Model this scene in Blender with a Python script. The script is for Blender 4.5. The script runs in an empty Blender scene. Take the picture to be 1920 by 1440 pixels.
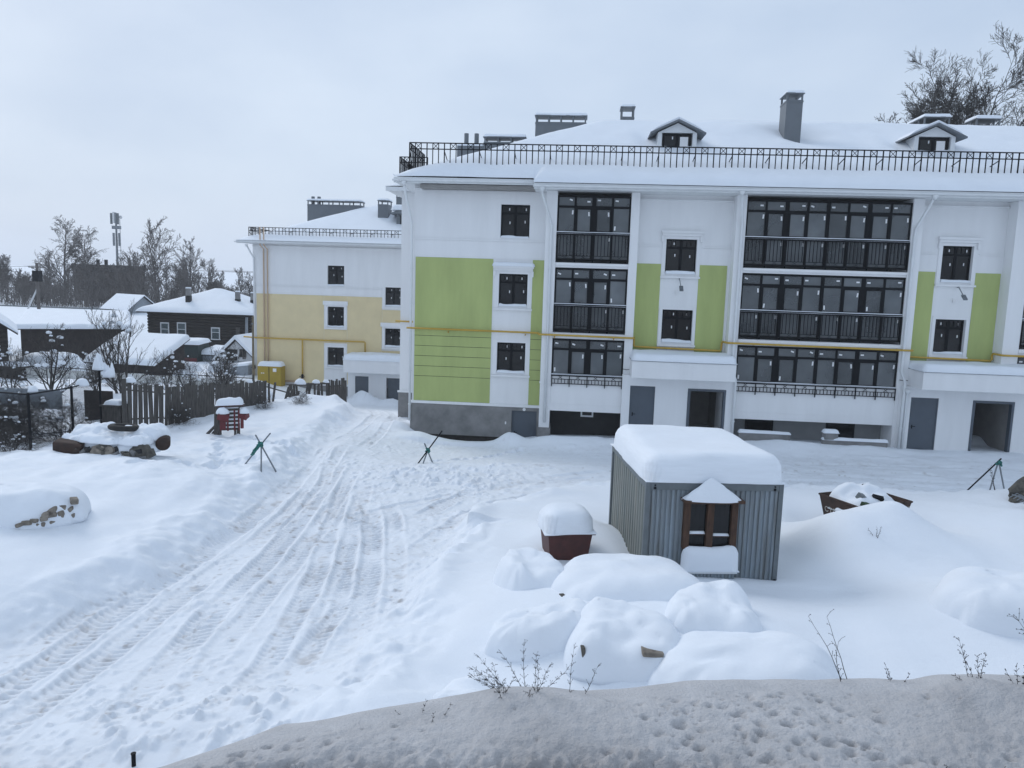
import bpy, math, random
import numpy as np
from mathutils import Vector, Matrix, Euler

R = math.radians
scene = bpy.context.scene
col = scene.collection

# ---------------------------------------------------------------- camera
cam_d = bpy.data.cameras.new('camera')
cam_o = bpy.data.objects.new('camera', cam_d)
col.objects.link(cam_o)
cam_d.sensor_fit = 'HORIZONTAL'
cam_d.sensor_width = 36.0
cam_d.lens = 36.0 * 1437.0 / 1920.0
cam_d.clip_start = 0.1
cam_d.clip_end = 6000
PITCH, ROLL, YAW, EYE = R(7.454), R(1.807), R(4.643), 6.5
fw = Vector((-math.sin(YAW) * math.cos(PITCH), math.cos(YAW) * math.cos(PITCH), -math.sin(PITCH)))
rt0 = Vector((math.cos(YAW), math.sin(YAW), 0))
up0 = rt0.cross(fw)
rt = rt0 * math.cos(ROLL) + up0 * math.sin(ROLL)
up = -rt0 * math.sin(ROLL) + up0 * math.cos(ROLL)
cam_o.matrix_world = Matrix(((rt.x, up.x, -fw.x, 0), (rt.y, up.y, -fw.y, 0), (rt.z, up.z, -fw.z, EYE), (0, 0, 0, 1)))
scene.camera = cam_o

# ---------------------------------------------------------------- sky, sun, exposure
SUN_EL, SUN_AZ = R(38), R(-50)      # high, soft, a little behind the building and to the left
world = bpy.data.worlds.new('World')
scene.world = world
world.use_nodes = True
wn, wl = world.node_tree.nodes, world.node_tree.links
wn.clear()
wout = wn.new('ShaderNodeOutputWorld')
bg = wn.new('ShaderNodeBackground')
sky = wn.new('ShaderNodeTexSky')
sky.sky_type = 'NISHITA'
sky.sun_disc = False
sky.sun_elevation = SUN_EL
sky.sun_rotation = SUN_AZ
sky.air_density = 1.2
sky.dust_density = 2.5
tc = wn.new('ShaderNodeTexCoord')
mp = wn.new('ShaderNodeMapping')
mp.inputs['Scale'].default_value = (1.0, 1.0, 2.2)
nz = wn.new('ShaderNodeTexNoise')
nz.inputs['Scale'].default_value = 2.1
nz.inputs['Detail'].default_value = 5
nz.inputs['Roughness'].default_value = 0.52
cr = wn.new('ShaderNodeValToRGB')
cr.color_ramp.elements[0].position = 0.30
cr.color_ramp.elements[0].color = (4.2, 5.25, 6.9, 1)
cr.color_ramp.elements[1].position = 0.72
cr.color_ramp.elements[1].color = (6.0, 6.95, 8.25, 1)
mx = wn.new('ShaderNodeMixRGB')
mx.inputs['Fac'].default_value = 0.90
wl.new(tc.outputs['Generated'], mp.inputs['Vector'])
wl.new(mp.outputs['Vector'], nz.inputs['Vector'])
wl.new(nz.outputs['Fac'], cr.inputs['Fac'])
wl.new(sky.outputs['Color'], mx.inputs['Color1'])
wl.new(cr.outputs['Color'], mx.inputs['Color2'])
wl.new(mx.outputs['Color'], bg.inputs['Color'])
bg.inputs['Strength'].default_value = 0.10
wl.new(bg.outputs['Background'], wout.inputs['Surface'])

sun_d = bpy.data.lights.new('sun', 'SUN')
sun_d.energy = 0.9
sun_d.angle = R(24)
sun_d.color = (1.0, 0.98, 0.96)
sun_o = bpy.data.objects.new('sun', sun_d)
col.objects.link(sun_o)
sdir = Vector((math.sin(SUN_AZ) * math.cos(SUN_EL), math.cos(SUN_AZ) * math.cos(SUN_EL), math.sin(SUN_EL)))
sun_o.rotation_euler = (-sdir).to_track_quat('-Z', 'Y').to_euler()
sun_o.location = sdir * 60

vs = scene.view_settings
vs.view_transform = 'Standard'
vs.look = 'None'
vs.exposure = 0.22
vs.gamma = 1.0
vs.use_curve_mapping = False
scene.cycles.max_bounces = 7
scene.cycles.diffuse_bounces = 4
scene.cycles.transparent_max_bounces = 12
scene.cycles.volume_bounces = 1

# ---------------------------------------------------------------- noise
def vnoise(x, y, seed=0):
    x = np.asarray(x, float); y = np.asarray(y, float)
    xi = np.floor(x).astype(np.int64); yi = np.floor(y).astype(np.int64)
    fx = x - xi; fy = y - yi
    fx = fx * fx * fx * (fx * (fx * 6 - 15) + 10); fy = fy * fy * fy * (fy * (fy * 6 - 15) + 10)
    def h(a, b):
        n = (a * 374761393 + b * 668265263 + seed * 982451653) & 0xffffffff
        n = ((n ^ (n >> 13)) * 1274126177) & 0xffffffff
        n = (n ^ (n >> 16)) & 0xffffffff
        return n / 4294967295.0
    a, b, c_, d = h(xi, yi), h(xi + 1, yi), h(xi, yi + 1), h(xi + 1, yi + 1)
    return (a + (b - a) * fx) * (1 - fy) + (c_ + (d - c_) * fx) * fy

def fbm(x, y, o=4, seed=0, g=0.5):
    s = 0; amp = 1; tot = 0; f = 1
    for k in range(o):
        s = s + amp * (vnoise(x * f + 17.3 * k, y * f - 9.1 * k, seed + k) - 0.5); tot += amp; amp *= g; f *= 2.03
    return s / tot * 2

def sm(t):
    t = np.clip(t, 0, 1)
    return t * t * (3 - 2 * t)

# ---------------------------------------------------------------- materials
MATS = {}
def mat(name, color, rough=0.8, var=0.0, scale=4.0, bump=0.0, bscale=30.0, metal=0.0, spec=0.5, stretch=(1, 1, 1), color2=None, dirt_tone=None, detail=4):
    m = bpy.data.materials.new(name); m.use_nodes = True
    n, l = m.node_tree.nodes, m.node_tree.links
    p = n['Principled BSDF']
    p.inputs['Base Color'].default_value = (*color, 1)
    p.inputs['Roughness'].default_value = rough
    p.inputs['Metallic'].default_value = metal
    p.inputs['Specular IOR Level'].default_value = spec
    if var or color2 or bump or dirt_tone:
        t = n.new('ShaderNodeTexCoord'); mpn = n.new('ShaderNodeMapping')
        mpn.inputs['Scale'].default_value = stretch
        geo = n.new('ShaderNodeNewGeometry')
        l.new(geo.outputs['Position'], mpn.inputs['Vector'])
    last = None
    if var or color2:
        t1 = n.new('ShaderNodeTexNoise'); t1.inputs['Scale'].default_value = scale; t1.inputs['Detail'].default_value = detail
        t1.inputs['Roughness'].default_value = 0.62
        l.new(mpn.outputs['Vector'], t1.inputs['Vector'])
        r = n.new('ShaderNodeValToRGB')
        c2 = color2 if color2 else tuple(min(1, c * (1 + var)) for c in color)
        c1 = color if color2 else tuple(c * (1 - var) for c in color)
        r.color_ramp.elements[0].position = 0.32; r.color_ramp.elements[0].color = (*c1, 1)
        r.color_ramp.elements[1].position = 0.68; r.color_ramp.elements[1].color = (*c2, 1)
        l.new(t1.outputs['Fac'], r.inputs['Fac']); last = r.outputs['Color']
    if dirt_tone:     # (attribute name, colour)
        a = n.new('ShaderNodeAttribute'); a.attribute_name = dirt_tone[0]
        mxn = n.new('ShaderNodeMixRGB'); mxn.inputs['Color2'].default_value = (*dirt_tone[1], 1)
        if last: l.new(last, mxn.inputs['Color1'])
        else: mxn.inputs['Color1'].default_value = (*color, 1)
        l.new(a.outputs['Fac'], mxn.inputs['Fac']); last = mxn.outputs['Color']
    if last: l.new(last, p.inputs['Base Color'])
    if bump:
        t2 = n.new('ShaderNodeTexNoise'); t2.inputs['Scale'].default_value = bscale; t2.inputs['Detail'].default_value = 5
        l.new(mpn.outputs['Vector'], t2.inputs['Vector'])
        b = n.new('ShaderNodeBump'); b.inputs['Strength'].default_value = bump; b.inputs['Distance'].default_value = 0.02
        l.new(t2.outputs['Fac'], b.inputs['Height']); l.new(b.outputs['Normal'], p.inputs['Normal'])
    MATS[name] = m
    return m

SNOWC = (0.80, 0.84, 0.89)
mat('ground_snow', SNOWC, 0.65, var=0.02, scale=0.6, bump=0.35, bscale=22, dirt_tone=('dirt_tone', (0.44, 0.42, 0.41)), spec=0.25)
mat('bank_snow', (0.51, 0.505, 0.51), 0.7, var=0.08, scale=9, bump=0.5, bscale=90, dirt_tone=('dirt_tone', (0.22, 0.205, 0.20)), spec=0.3)
mat('snow', SNOWC, 0.65, var=0.02, scale=1.2, bump=0.25, bscale=14, spec=0.25)
mat('layered_snow', SNOWC, 0.65, var=0.03, scale=1.2, bump=0.45, bscale=2.6, stretch=(1, 1, 9), spec=0.25)
mat('white_plaster', (0.80, 0.805, 0.81), 0.85, var=0.035, scale=1.1, stretch=(1.6, 1.6, .22), bump=0.12, bscale=60)
mat('green_plaster', (0.415, 0.475, 0.18), 0.85, var=0.08, scale=1.0, stretch=(1.5, 1.5, .3), bump=0.12, bscale=60)
mat('yellow_plaster', (0.72, 0.60, 0.36), 0.85, var=0.05, scale=0.9, bump=0.12, bscale=60)
mat('concrete', (0.16, 0.16, 0.16), 0.9, scale=1.4, color2=(0.27, 0.265, 0.26), bump=0.4, bscale=25, detail=7)
mat('grey_plaster', (0.25, 0.255, 0.26), 0.9, var=0.1, scale=1.2, bump=0.2, bscale=40)
mat('dark_soil', (0.03, 0.026, 0.023), 0.95, var=0.4, scale=6, bump=0.8, bscale=12)
mat('black_frame', (0.006, 0.007, 0.009), 0.55, spec=0.12)
mat('black_metal', (0.007, 0.008, 0.011), 0.6, spec=0.12)
mat('white_metal', (0.72, 0.74, 0.75), 0.45, var=0.03, scale=3)
mat('grey_sheet', (0.135, 0.15, 0.165), 0.5, var=0.06, scale=2)
mat('door_grey', (0.075, 0.092, 0.115), 0.45, var=0.05, scale=3)
mat('gas_yellow', (0.52, 0.33, 0.05), 0.5, var=0.08, scale=5)
mat('pink_pipe', (0.55, 0.40, 0.28), 0.5, var=0.05, scale=4)
mat('sticker', (0.78, 0.78, 0.78), 0.6)
mat('steel', (0.20, 0.22, 0.24), 0.4, metal=0.6, var=0.15, scale=6)
mat('interior', (0.30, 0.29, 0.28), 0.9, var=0.1, scale=2)

def glass_mat(name, tint, film):
    m = bpy.data.materials.new(name); m.use_nodes = True
    n, l = m.node_tree.nodes, m.node_tree.links
    p = n['Principled BSDF']
    p.inputs['Base Color'].default_value = (*film, 1); p.inputs['Roughness'].default_value = 0.06
    p.inputs['Specular IOR Level'].default_value = 0.6
    tr = n.new('ShaderNodeBsdfTransparent'); tr.inputs['Color'].default_value = (*tint, 1)
    ms = n.new('ShaderNodeMixShader')
    geo = n.new('ShaderNodeNewGeometry')
    t1 = n.new('ShaderNodeTexNoise'); t1.inputs['Scale'].default_value = 0.9; t1.inputs['Detail'].default_value = 3
    l.new(geo.outputs['Position'], t1.inputs['Vector'])
    mr = n.new('ShaderNodeMapRange'); mr.inputs['From Min'].default_value = 0.3; mr.inputs['From Max'].default_value = 0.7
    mr.inputs['To Min'].default_value = 0.45; mr.inputs['To Max'].default_value = 0.7
    l.new(t1.outputs['Fac'], mr.inputs['Value']); l.new(mr.outputs['Result'], ms.inputs['Fac'])
    oi = n.new('ShaderNodeObjectInfo'); rp = n.new('ShaderNodeValToRGB')
    rp.color_ramp.elements[0].color = (*[k * .7 for k in film], 1); rp.color_ramp.elements[1].color = (*[k * 1.4 for k in film], 1)
    l.new(oi.outputs['Random'], rp.inputs['Fac']); l.new(rp.outputs['Color'], p.inputs['Base Color'])
    l.new(tr.outputs['BSDF'], ms.inputs[1]); l.new(p.outputs['BSDF'], ms.inputs[2])
    l.new(ms.outputs['Shader'], n['Material Output'].inputs['Surface'])
    MATS[name] = m
glass_mat('balcony_glass', (0.55, 0.57, 0.6), (0.165, 0.18, 0.19))
glass_mat('window_glass', (0.5, 0.5, 0.52), (0.006, 0.007, 0.009))
glass_mat('pale_glass', (0.7, 0.72, 0.74), (0.16, 0.2, 0.21))

# ---------------------------------------------------------------- mesh helpers
class MB:
    def __init__(s): s.v = []; s.f = []
    def quad(s, a, b, c_, d):
        i = len(s.v); s.v += [a, b, c_, d]; s.f.append((i, i + 1, i + 2, i + 3)); return s
    def box(s, x0, x1, y0, y1, z0, z1):
        i = len(s.v)
        s.v += [(x0, y0, z0), (x1, y0, z0), (x1, y1, z0), (x0, y1, z0), (x0, y0, z1), (x1, y0, z1), (x1, y1, z1), (x0, y1, z1)]
        for q in ((3, 2, 1, 0), (4, 5, 6, 7), (0, 1, 5, 4), (1, 2, 6, 5), (2, 3, 7, 6), (3, 0, 4, 7)): s.f.append(tuple(i + k for k in q))
        return s
    def obox(s, c_, size, rot=(0, 0, 0)):
        m = Euler(rot).to_matrix(); i = len(s.v); h = [k / 2 for k in size]; cc = Vector(c_)
        for p in ((-1, -1, -1), (1, -1, -1), (1, 1, -1), (-1, 1, -1), (-1, -1, 1), (1, -1, 1), (1, 1, 1), (-1, 1, 1)):
            s.v.append(tuple(cc + m @ Vector((p[0] * h[0], p[1] * h[1], p[2] * h[2]))))
        for q in ((3, 2, 1, 0), (4, 5, 6, 7), (0, 1, 5, 4), (1, 2, 6, 5), (2, 3, 7, 6), (3, 0, 4, 7)): s.f.append(tuple(i + k for k in q))
        return s
    def path(s, pts, rad, n=8, cap=True):
        pts = [Vector(p) for p in pts]; k = len(pts)
        if not hasattr(rad, '__len__'): rad = [rad] * k
        i0 = len(s.v); prev = None
        for j, p in enumerate(pts):
            d = (pts[min(j + 1, k - 1)] - pts[max(j - 1, 0)])
            if d.length < 1e-9: d = Vector((0, 0, 1))
            d.normalize()
            if prev is None:
                a = d.orthogonal().normalized()
            else:
                a = (prev - d * prev.dot(d))
                a = a.normalized() if a.length > 1e-6 else d.orthogonal().normalized()
            prev = a; b = d.cross(a)
            for q in range(n):
                t = 2 * math.pi * q / n
                s.v.append(tuple(p + (a * math.cos(t) + b * math.sin(t)) * rad[j]))
        for j in range(k - 1):
            for q in range(n):
                A = i0 + j * n + q; B = i0 + j * n + (q + 1) % n
                s.f.append((A, B, B + n, A + n))
        if cap:
            s.f.append(tuple(i0 + q for q in reversed(range(n)))); s.f.append(tuple(i0 + (k - 1) * n + q for q in range(n)))
        return s
    def prism(s, poly, axis, a0, a1):
        # poly: list of 2-D points; axis 'y' -> (x,z) extruded in y, 'x' -> (y,z) in x, 'z' -> (x,y) in z
        n = len(poly); i = len(s.v)
        for a in (a0, a1):
            for (u, w) in poly:
                s.v.append((u, a, w) if axis == 'y' else ((a, u, w) if axis == 'x' else (u, w, a)))
        s.f.append(tuple(i + k for k in range(n))); s.f.append(tuple(i + n + k for k in reversed(range(n))))
        for k in range(n):
            s.f.append((i + k, i + n + k, i + n + (k + 1) % n, i + (k + 1) % n))
        return s
    def mesh(s, name, m, smooth=False):
        me = bpy.data.meshes.new(name); me.from_pydata(s.v, [], s.f)
        me.materials.append(MATS[m] if isinstance(m, str) else m)
        if smooth: me.polygons.foreach_set('use_smooth', [True] * len(me.polygons))
        me.update(); return me
    def build(s, name, m, parent=None, smooth=False, bevel=0):
        o = bpy.data.objects.new(name, s.mesh(name, m, smooth)); col.objects.link(o)
        if parent: o.parent = parent
        if bevel:
            b = o.modifiers.new('bevel', 'BEVEL'); b.width = bevel; b.segments = 2; b.limit_method = 'ANGLE'
        return o

def empty(name, label, cat, loc=(0, 0, 0), rz=0, group=None):
    o = bpy.data.objects.new(name, None); col.objects.link(o)
    o.empty_display_size = 0.2
    o.location = loc; o.rotation_euler = (0, 0, rz)
    return tag(o, label, cat, group)
def tag(o, label, cat, group=None):
    o['label'] = label; o['category'] = cat
    if group: o['group'] = group
    return o
def structure(o): o['kind'] = 'structure'; return o
def stuff(o): o['kind'] = 'stuff'; return o
def settle(root, loc):           # the parts were made in world coordinates: put the root at the base
    L = Vector(loc); root.location = L
    for ch in root.children: ch.location = ch.location - L
    return root
def copy_tree(o, parent=None):
    k = o.copy(); col.objects.link(k); k.parent = parent
    for ch in o.children: copy_tree(ch, k)
    return k
CUBES = {}
def piece(name, m, x0, x1, y0, y1, z0, z1, parent=None, rot=None):
    # a plain cuboid piece that shares one mesh per material
    if m not in CUBES: CUBES[m] = MB().box(-.5, .5, -.5, .5, -.5, .5).mesh('piece_' + m, m)
    o = bpy.data.objects.new(name, CUBES[m]); col.objects.link(o)
    o.location = ((x0 + x1) / 2, (y0 + y1) / 2, (z0 + z1) / 2); o.scale = (x1 - x0, y1 - y0, z1 - z0)
    if rot: o.rotation_euler = rot
    if parent: o.parent = parent
    return o
BARS = {}
def bar(name, m, a, b, r, parent=None, n=6):
    # a round rod between two points sharing one mesh per material
    key = (m, n)
    if key not in BARS: BARS[key] = MB().path([(0, 0, -.5), (0, 0, .5)], 1.0, n).mesh('rod_' + m, m, True)
    a, b = Vector(a), Vector(b); d = b - a
    o = bpy.data.objects.new(name, BARS[key]); col.objects.link(o)
    o.location = (a + b) / 2; o.rotation_euler = d.to_track_quat('Z', 'Y').to_euler(); o.scale = (r, r, d.length)
    if parent: o.parent = parent
    return o

def grid_object(name, xs, ys, Z, m, parent=None, keep=None, attrs=None, smooth=True):
    xs = np.asarray(xs); ys = np.asarray(ys); nx, ny = len(xs), len(ys)
    X, Y = np.meshgrid(xs, ys)
    co = np.stack([X, Y, Z], -1).reshape(-1, 3)
    idx = np.arange(nx * ny).reshape(ny, nx)
    q = np.stack([idx[:-1, :-1], idx[:-1, 1:], idx[1:, 1:], idx[1:, :-1]], -1).reshape(-1, 4)
    if keep is not None: q = q[keep.reshape(-1)]
    me = bpy.data.meshes.new(name)
    me.vertices.add(len(co)); me.vertices.foreach_set('co', co.ravel())
    me.loops.add(q.size); me.loops.foreach_set('vertex_index', q.ravel().astype(np.int32))
    me.polygons.add(len(q)); me.polygons.foreach_set('loop_start', np.arange(0, q.size, 4, dtype=np.int32))
    me.polygons.foreach_set('loop_total', np.full(len(q), 4, np.int32))
    me.polygons.foreach_set('use_smooth', np.full(len(q), smooth))
    me.update(calc_edges=True); me.validate()
    for k, a in (attrs or {}).items():
        at = me.attributes.new(k, 'FLOAT', 'POINT'); at.data.foreach_set('value', a.reshape(-1).astype(np.float32))
    me.materials.append(MATS[m])
    o = bpy.data.objects.new(name, me); col.objects.link(o)
    if parent: o.parent = parent
    return o

def arc_axis(a, b, r, n=6, step=0.4):
    r = min(r, (b - a) / 2.02)
    t = [r * (1 - math.cos(math.pi / 2 * k / n)) for k in range(n + 1)]
    k = max(1, int(round((b - a - 2 * r) / step)))
    mid = [a + r + (b - a - 2 * r) * q / k for q in range(1, k)]
    return np.array([a + q for q in t] + mid + [b - q for q in reversed(t)])

def snow_cap(name, x0, x1, y0, y1, z, t, r, parent=None, amp=0.04, seed=0, base=0.0, step=0.3, fq=0.8, tilt=(0, 0), m='snow', sag=0.0):
    # a closed pillow of snow: flat underside, rounded shoulders of radius r, uneven top
    xs, ys = arc_axis(x0, x1, r, step=step), arc_axis(y0, y1, r, step=step)
    X, Y = np.meshgrid(xs, ys)
    rx = min(r, (x1 - x0) / 2.02); ry = min(r, (y1 - y0) / 2.02)
    ax = np.clip(np.minimum(X - x0, x1 - X) / rx, 0, 1); ay = np.clip(np.minimum(Y - y0, y1 - Y) / ry, 0, 1)
    d2 = (1 - ax) ** 2 + (1 - ay) ** 2
    prof = np.sqrt(np.clip(1 - d2, 0, 1))
    nzv = 1 + fbm(X * fq + seed * 3.1, Y * fq, 3, seed) * amp / max(t, 0.01)
    Z = z + base * (d2 < 0.9999) + (t - base) * prof * nzv + tilt[0] * (X - x0) + tilt[1] * (Y - y0)
    Z = np.maximum(Z, z + tilt[0] * (X - x0) + tilt[1] * (Y - y0))
    ny, nx = Z.shape
    v = np.stack([X, Y, Z], -1).reshape(-1, 3)
    # wobble of the rim
    wob = fbm(X.ravel() * 2.1 + seed, Y.ravel() * 2.1, 2, seed + 5) * min(0.06, r * .25)
    v[:, 0] += wob * np.sign(v[:, 0] - (x0 + x1) / 2) * 0.6
    v[:, 1] += wob * np.sign(v[:, 1] - (y0 + y1) / 2) * 0.6
    f = []
    for j in range(ny - 1):
        for i in range(nx - 1):
            a = j * nx + i; f.append((a, a + 1, a + nx + 1, a + nx))
    ring = [i for i in range(nx)] + [j * nx + nx - 1 for j in range(1, ny)] + [(ny - 1) * nx + i for i in range(nx - 2, -1, -1)] + [j * nx for j in range(ny - 2, 0, -1)]
    n0 = len(v)
    low = v[ring].copy(); low[:, 2] = z + tilt[0] * (low[:, 0] - x0) + tilt[1] * (low[:, 1] - y0) - 0.015 - sag * np.abs(fbm(low[:, 0] * 1.7, low[:, 1] * 1.7, 3, seed + 9))
    v = np.vstack([v, low]); k = len(ring)
    for i in range(k):
        f.append((ring[(i + 1) % k], ring[i], n0 + i, n0 + (i + 1) % k))
    f.append(tuple(n0 + i for i in reversed(range(k))))
    b = MB(); b.v = [tuple(p) for p in v]; b.f = f
    return b.build(name, m, parent, True)

def wall_holes(mb, x0, x1, z0, z1, y, th, holes):
    # a wall in the x-z plane with rectangular openings (x0,x1,z0,z1)
    xs = sorted({x0, x1, *[min(max(h[0], x0), x1) for h in holes], *[min(max(h[1], x0), x1) for h in holes]})
    zs = sorted({z0, z1, *[min(max(h[2], z0), z1) for h in holes], *[min(max(h[3], z0), z1) for h in holes]})
    def solid(i, j):
        if i < 0 or j < 0 or i >= len(xs) - 1 or j >= len(zs) - 1: return False
        cx, cz = (xs[i] + xs[i + 1]) / 2, (zs[j] + zs[j + 1]) / 2
        return not any(h[0] < cx < h[1] and h[2] < cz < h[3] for h in holes)
    Y0, Y1 = y, y + th
    for i in range(len(xs) - 1):
        for j in range(len(zs) - 1):
            if not solid(i, j): continue
            a, b, c_, d = xs[i], xs[i + 1], zs[j], zs[j + 1]
            mb.quad((a, Y0, c_), (b, Y0, c_), (b, Y0, d), (a, Y0, d)); mb.quad((b, Y1, c_), (a, Y1, c_), (a, Y1, d), (b, Y1, d))
            if not solid(i - 1, j): mb.quad((a, Y1, c_), (a, Y0, c_), (a, Y0, d), (a, Y1, d))
            if not solid(i + 1, j): mb.quad((b, Y0, c_), (b, Y1, c_), (b, Y1, d), (b, Y0, d))
            if not solid(i, j - 1): mb.quad((a, Y0, c_), (a, Y1, c_), (b, Y1, c_), (b, Y0, c_))
            if not solid(i, j + 1): mb.quad((a, Y0, d), (b, Y0, d), (b, Y1, d), (a, Y1, d))
    return mb
# ---------------------------------------------------------------- the ground: one sheet of snow
def interp(y, pts):
    return np.interp(y, [p[0] for p in pts], [p[1] for p in pts])
XL = [(-20, -14), (7, -10.9), (11.8, -9.75), (15.2, -8.8), (19, -9.0), (23, -9.3), (29, -10.15), (33, -10.4), (37, -11.1), (42, -12.6), (50, -16), (60, -18)]
XR = [(-20, -2), (7, -3.7), (10, -3.0), (14.2, -2.75), (19.2, -2.55), (21, -2.0), (22.5, -0.6), (24.2, 1.4), (24.9, 6), (25.6, 60), (31.2, 60), (31.6, -7.0), (40, -8.0), (46, -8.5), (60, -9)]
# wheel tracks: (points, width, tread bars, depth)
TRACKS = [
    ([(-8.75, 24.0), (-8.45, 20.5), (-8.35, 17.7), (-8.5, 14.1), (-8.5, 11.0), (-8.6, 8)], 0.55, 1, .05),
    ([(-8.1, 24.0), (-7.75, 20.5), (-7.6, 17.7), (-7.75, 14.1), (-7.75, 11.0), (-7.8, 8)], 0.50, 1, .05),
    ([(-8.2, 26.5), (-7.4, 21.0), (-6.9, 17.0), (-6.75, 13.6), (-6.5, 10.8), (-6.3, 8.5)], 0.55, 1, .045),
    ([(-7.5, 26.5), (-6.75, 21.0), (-6.25, 17.0), (-6.05, 13.6), (-5.85, 10.8), (-5.7, 8.5)], 0.45, 1, .045),
    ([(-6.2, 22.6), (-5.4, 20.2), (-4.7, 17.6), (-4.15, 15.3), (-3.75, 13.4), (-3.55, 12.0)], 0.50, 1, .06),
    ([(-5.6, 22.6), (-4.8, 20.2), (-4.1, 17.6), (-3.55, 15.3), (-3.2, 13.4), (-3.05, 12.2)], 0.45, 1, .055),
    ([(-4.4, 18.6), (-4.1, 20.6), (-3.3, 22.7), (-1.2, 24.7), (1.5, 26.0), (6, 26.6), (12, 26.9), (20, 26.2)], 0.5, 1, .05),
    ([(-3.7, 17.0), (-3.2, 19.8), (-1.9, 22.4), (0.2, 24.1), (2.5, 25.2), (7, 25.9), (12, 26.1), (20, 25.4)], 0.5, 1, .05),
    ([(-6.4, 19.5), (-4.9, 21.3), (-2.6, 23.6), (0.5, 26.4), (5, 28.3), (12, 28.6), (20, 28.0)], 0.4, 0, .035),
    ([(-9.5, 29.4), (-8.9, 25.0), (-8.5, 22.0)], 0.35, 0, .05),
    ([(-8.9, 29.4), (-8.25, 25.0), (-7.2, 21.0)], 0.35, 0, .04),
    ([(-9.4, 29.0), (-9.2, 33.0), (-10.0, 38), (-12.5, 46)], 0.4, 0, .05),
    ([(-8.2, 28.0), (-8.2, 33.0), (-9.0, 38), (-11.5, 46)], 0.4, 0, .05),
    ([(-7.6, 31), (-6.5, 28), (-3.0, 26.6), (2.5, 27.3), (9, 27.9), (20, 27.2)], 0.35, 0, .03),
    ([(2.5, 30.3), (9, 29.7), (16, 29.9), (24, 29.6)], 0.4, 0, .03),
    ([(-9.2, 17), (-9.0, 13.2), (-9.1, 9.5)], 0.4, 1, .03),
    ([(-7.2, 24.0), (-6.3, 19.5), (-5.4, 15.5), (-4.9, 12), (-5.0, 8.5)], 0.45, 1, .035),
    ([(-6.6, 24.0), (-5.7, 19.5), (-4.8, 15.5), (-4.3, 12), (-4.4, 9.5)], 0.45, 1, .035),
    ([(-4.9, 17.2), (-4.4, 14.0), (-4.5, 11.0)], 0.4, 1, .03),
]
# bumps added to the terrain: x, y, height, rx, ry, power
BUMPS = [
    (7.80, 18.6, 1.25, 2.0, 1.9, 1.25), (6.2, 17.8, .62, 1.1, 1.5, 2.0), (3.2, 15.55, .12, 1.7, .4, 2.0), (5.0, 16.2, .15, .6, 1.0, 2.0),        # the heap in front of the skip
    (5.2, 13.2, 0.35, 3.4, 2.2, 2.0), (8.6, 14.2, 0.45, 2.6, 1.6, 2.2), (11.0, 12.6, 0.5, 3.5, 2.5, 2.2),
    (13.0, 21.0, 0.35, 4.5, 2.0, 2.0), (17.5, 18.0, 0.6, 4, 3, 2.0), (14.9, 23.6, 0.45, 2.4, 1.2, 2.0),
    (0.6, 13.3, 0.25, 2.6, 2.2, 2.2), (-0.9, 16.0, 0.15, 1.6, 1.8, 2.0), (2.6, 11.2, 0.25, 2.2, 1.4, 2),
    (0.15, 17.9, 0.45, 1.0, 1.1, 2.0), (5.0, 18.0, -0.2, 0.8, 2.4, 2.0), (1.0, 16.6, 0.2, 0.6, 1.4, 2.0),
    (1.2, 13.3, .22, 1.9, 1.5, 2.2), (.4, 12.3, .16, 1.7, 1.2, 2.2), (2.3, 12.0, .16, 1.7, 1.2, 2.2), (-.8, 13.2, .16, 1.2, 1.2, 2.2), (-14.8, 22.3, 0.25, 3.6, 2.0, 2.2), (-15.5, 15.0, 0.5, 4.0, 3.0, 2.0), (-11.3, 20.6, 0.22, 2.2, 1.6, 2.0),
    (-11.2, 14.5, 0.12, 1.2, 5.0, 2.0), (-13.4, 37.6, 0.42, 1.2, 1.0, 2.0), (-12.4, 38.4, 0.25, 0.8, 0.8, 2.0), (6.9, 20.7, -.58, 1.0, 1.2, 2.0), (9.2, 20.4, -.35, 1.0, .9, 2.0),
    (-15.0, 53.2, 1.1, 1.2, 0.9, 1.6), (-12.9, 53.2, 0.5, 1.0, 0.7, 1.8),
    (-6.5, 32.2, 0.30, 1.0, 0.7, 2.0), (-2.6, 31.8, 0.42, 0.55, 0.45, 2.2), (-4.6, 33.2, -0.65, 2.2, 0.75, 3.0), (-7.9, 33.6, 0.35, 0.8, 1.0, 2.0),
    (0.6, 31.6, 0.35, 2.0, 0.7, 2.0), (-1.2, 31.7, 0.2, 0.9, 0.6, 2.0), (8.5, 31.9, 0.3, 2.6, 0.8, 2.0), (12.2, 32.0, 0.15, 1.5, 0.6, 2.0), (4.2, 31.9, 0.1, 3, 0.7, 2),
    (15.8, 31.8, 0.1, 3, 0.8, 2.0), (19.5, 30.5, 0.2, 3, 1.0, 2.0),
    (-5.5, 24.9, 0.16, 1.2, 0.5, 2.0), (-4.0, 24.6, 0.14, 1.6, 0.4, 2.0), (-6.1, 23.6, 0.10, 0.8, 0.5, 2.0), (-3.2, 26.2, 0.16, 2.4, 0.6, 2.0), (-0.5, 27.2, 0.12, 2.2, 0.6, 2.0),
    (-2.6, 15.6, 0.16, 0.35, 2.2, 2.0), (-2.4, 19.5, 0.18, 0.4, 1.6, 2.0), (-1.0, 22.0, 0.18, 1.4, 0.35, 2.0),
    (-3.1, 11.4, 0.28, 0.9, 0.7, 2.0), (-4.2, 10.3, 0.30, 1.2, 0.6, 2.0), (-5.4, 9.6, 0.2, 1.4, 0.5, 2.0), (-2.6, 9.6, 0.45, 1.2, 1.0, 2.0),
    (-9.0, 27.6, 0.12, 0.5, 1.4, 2.0),
]
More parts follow.
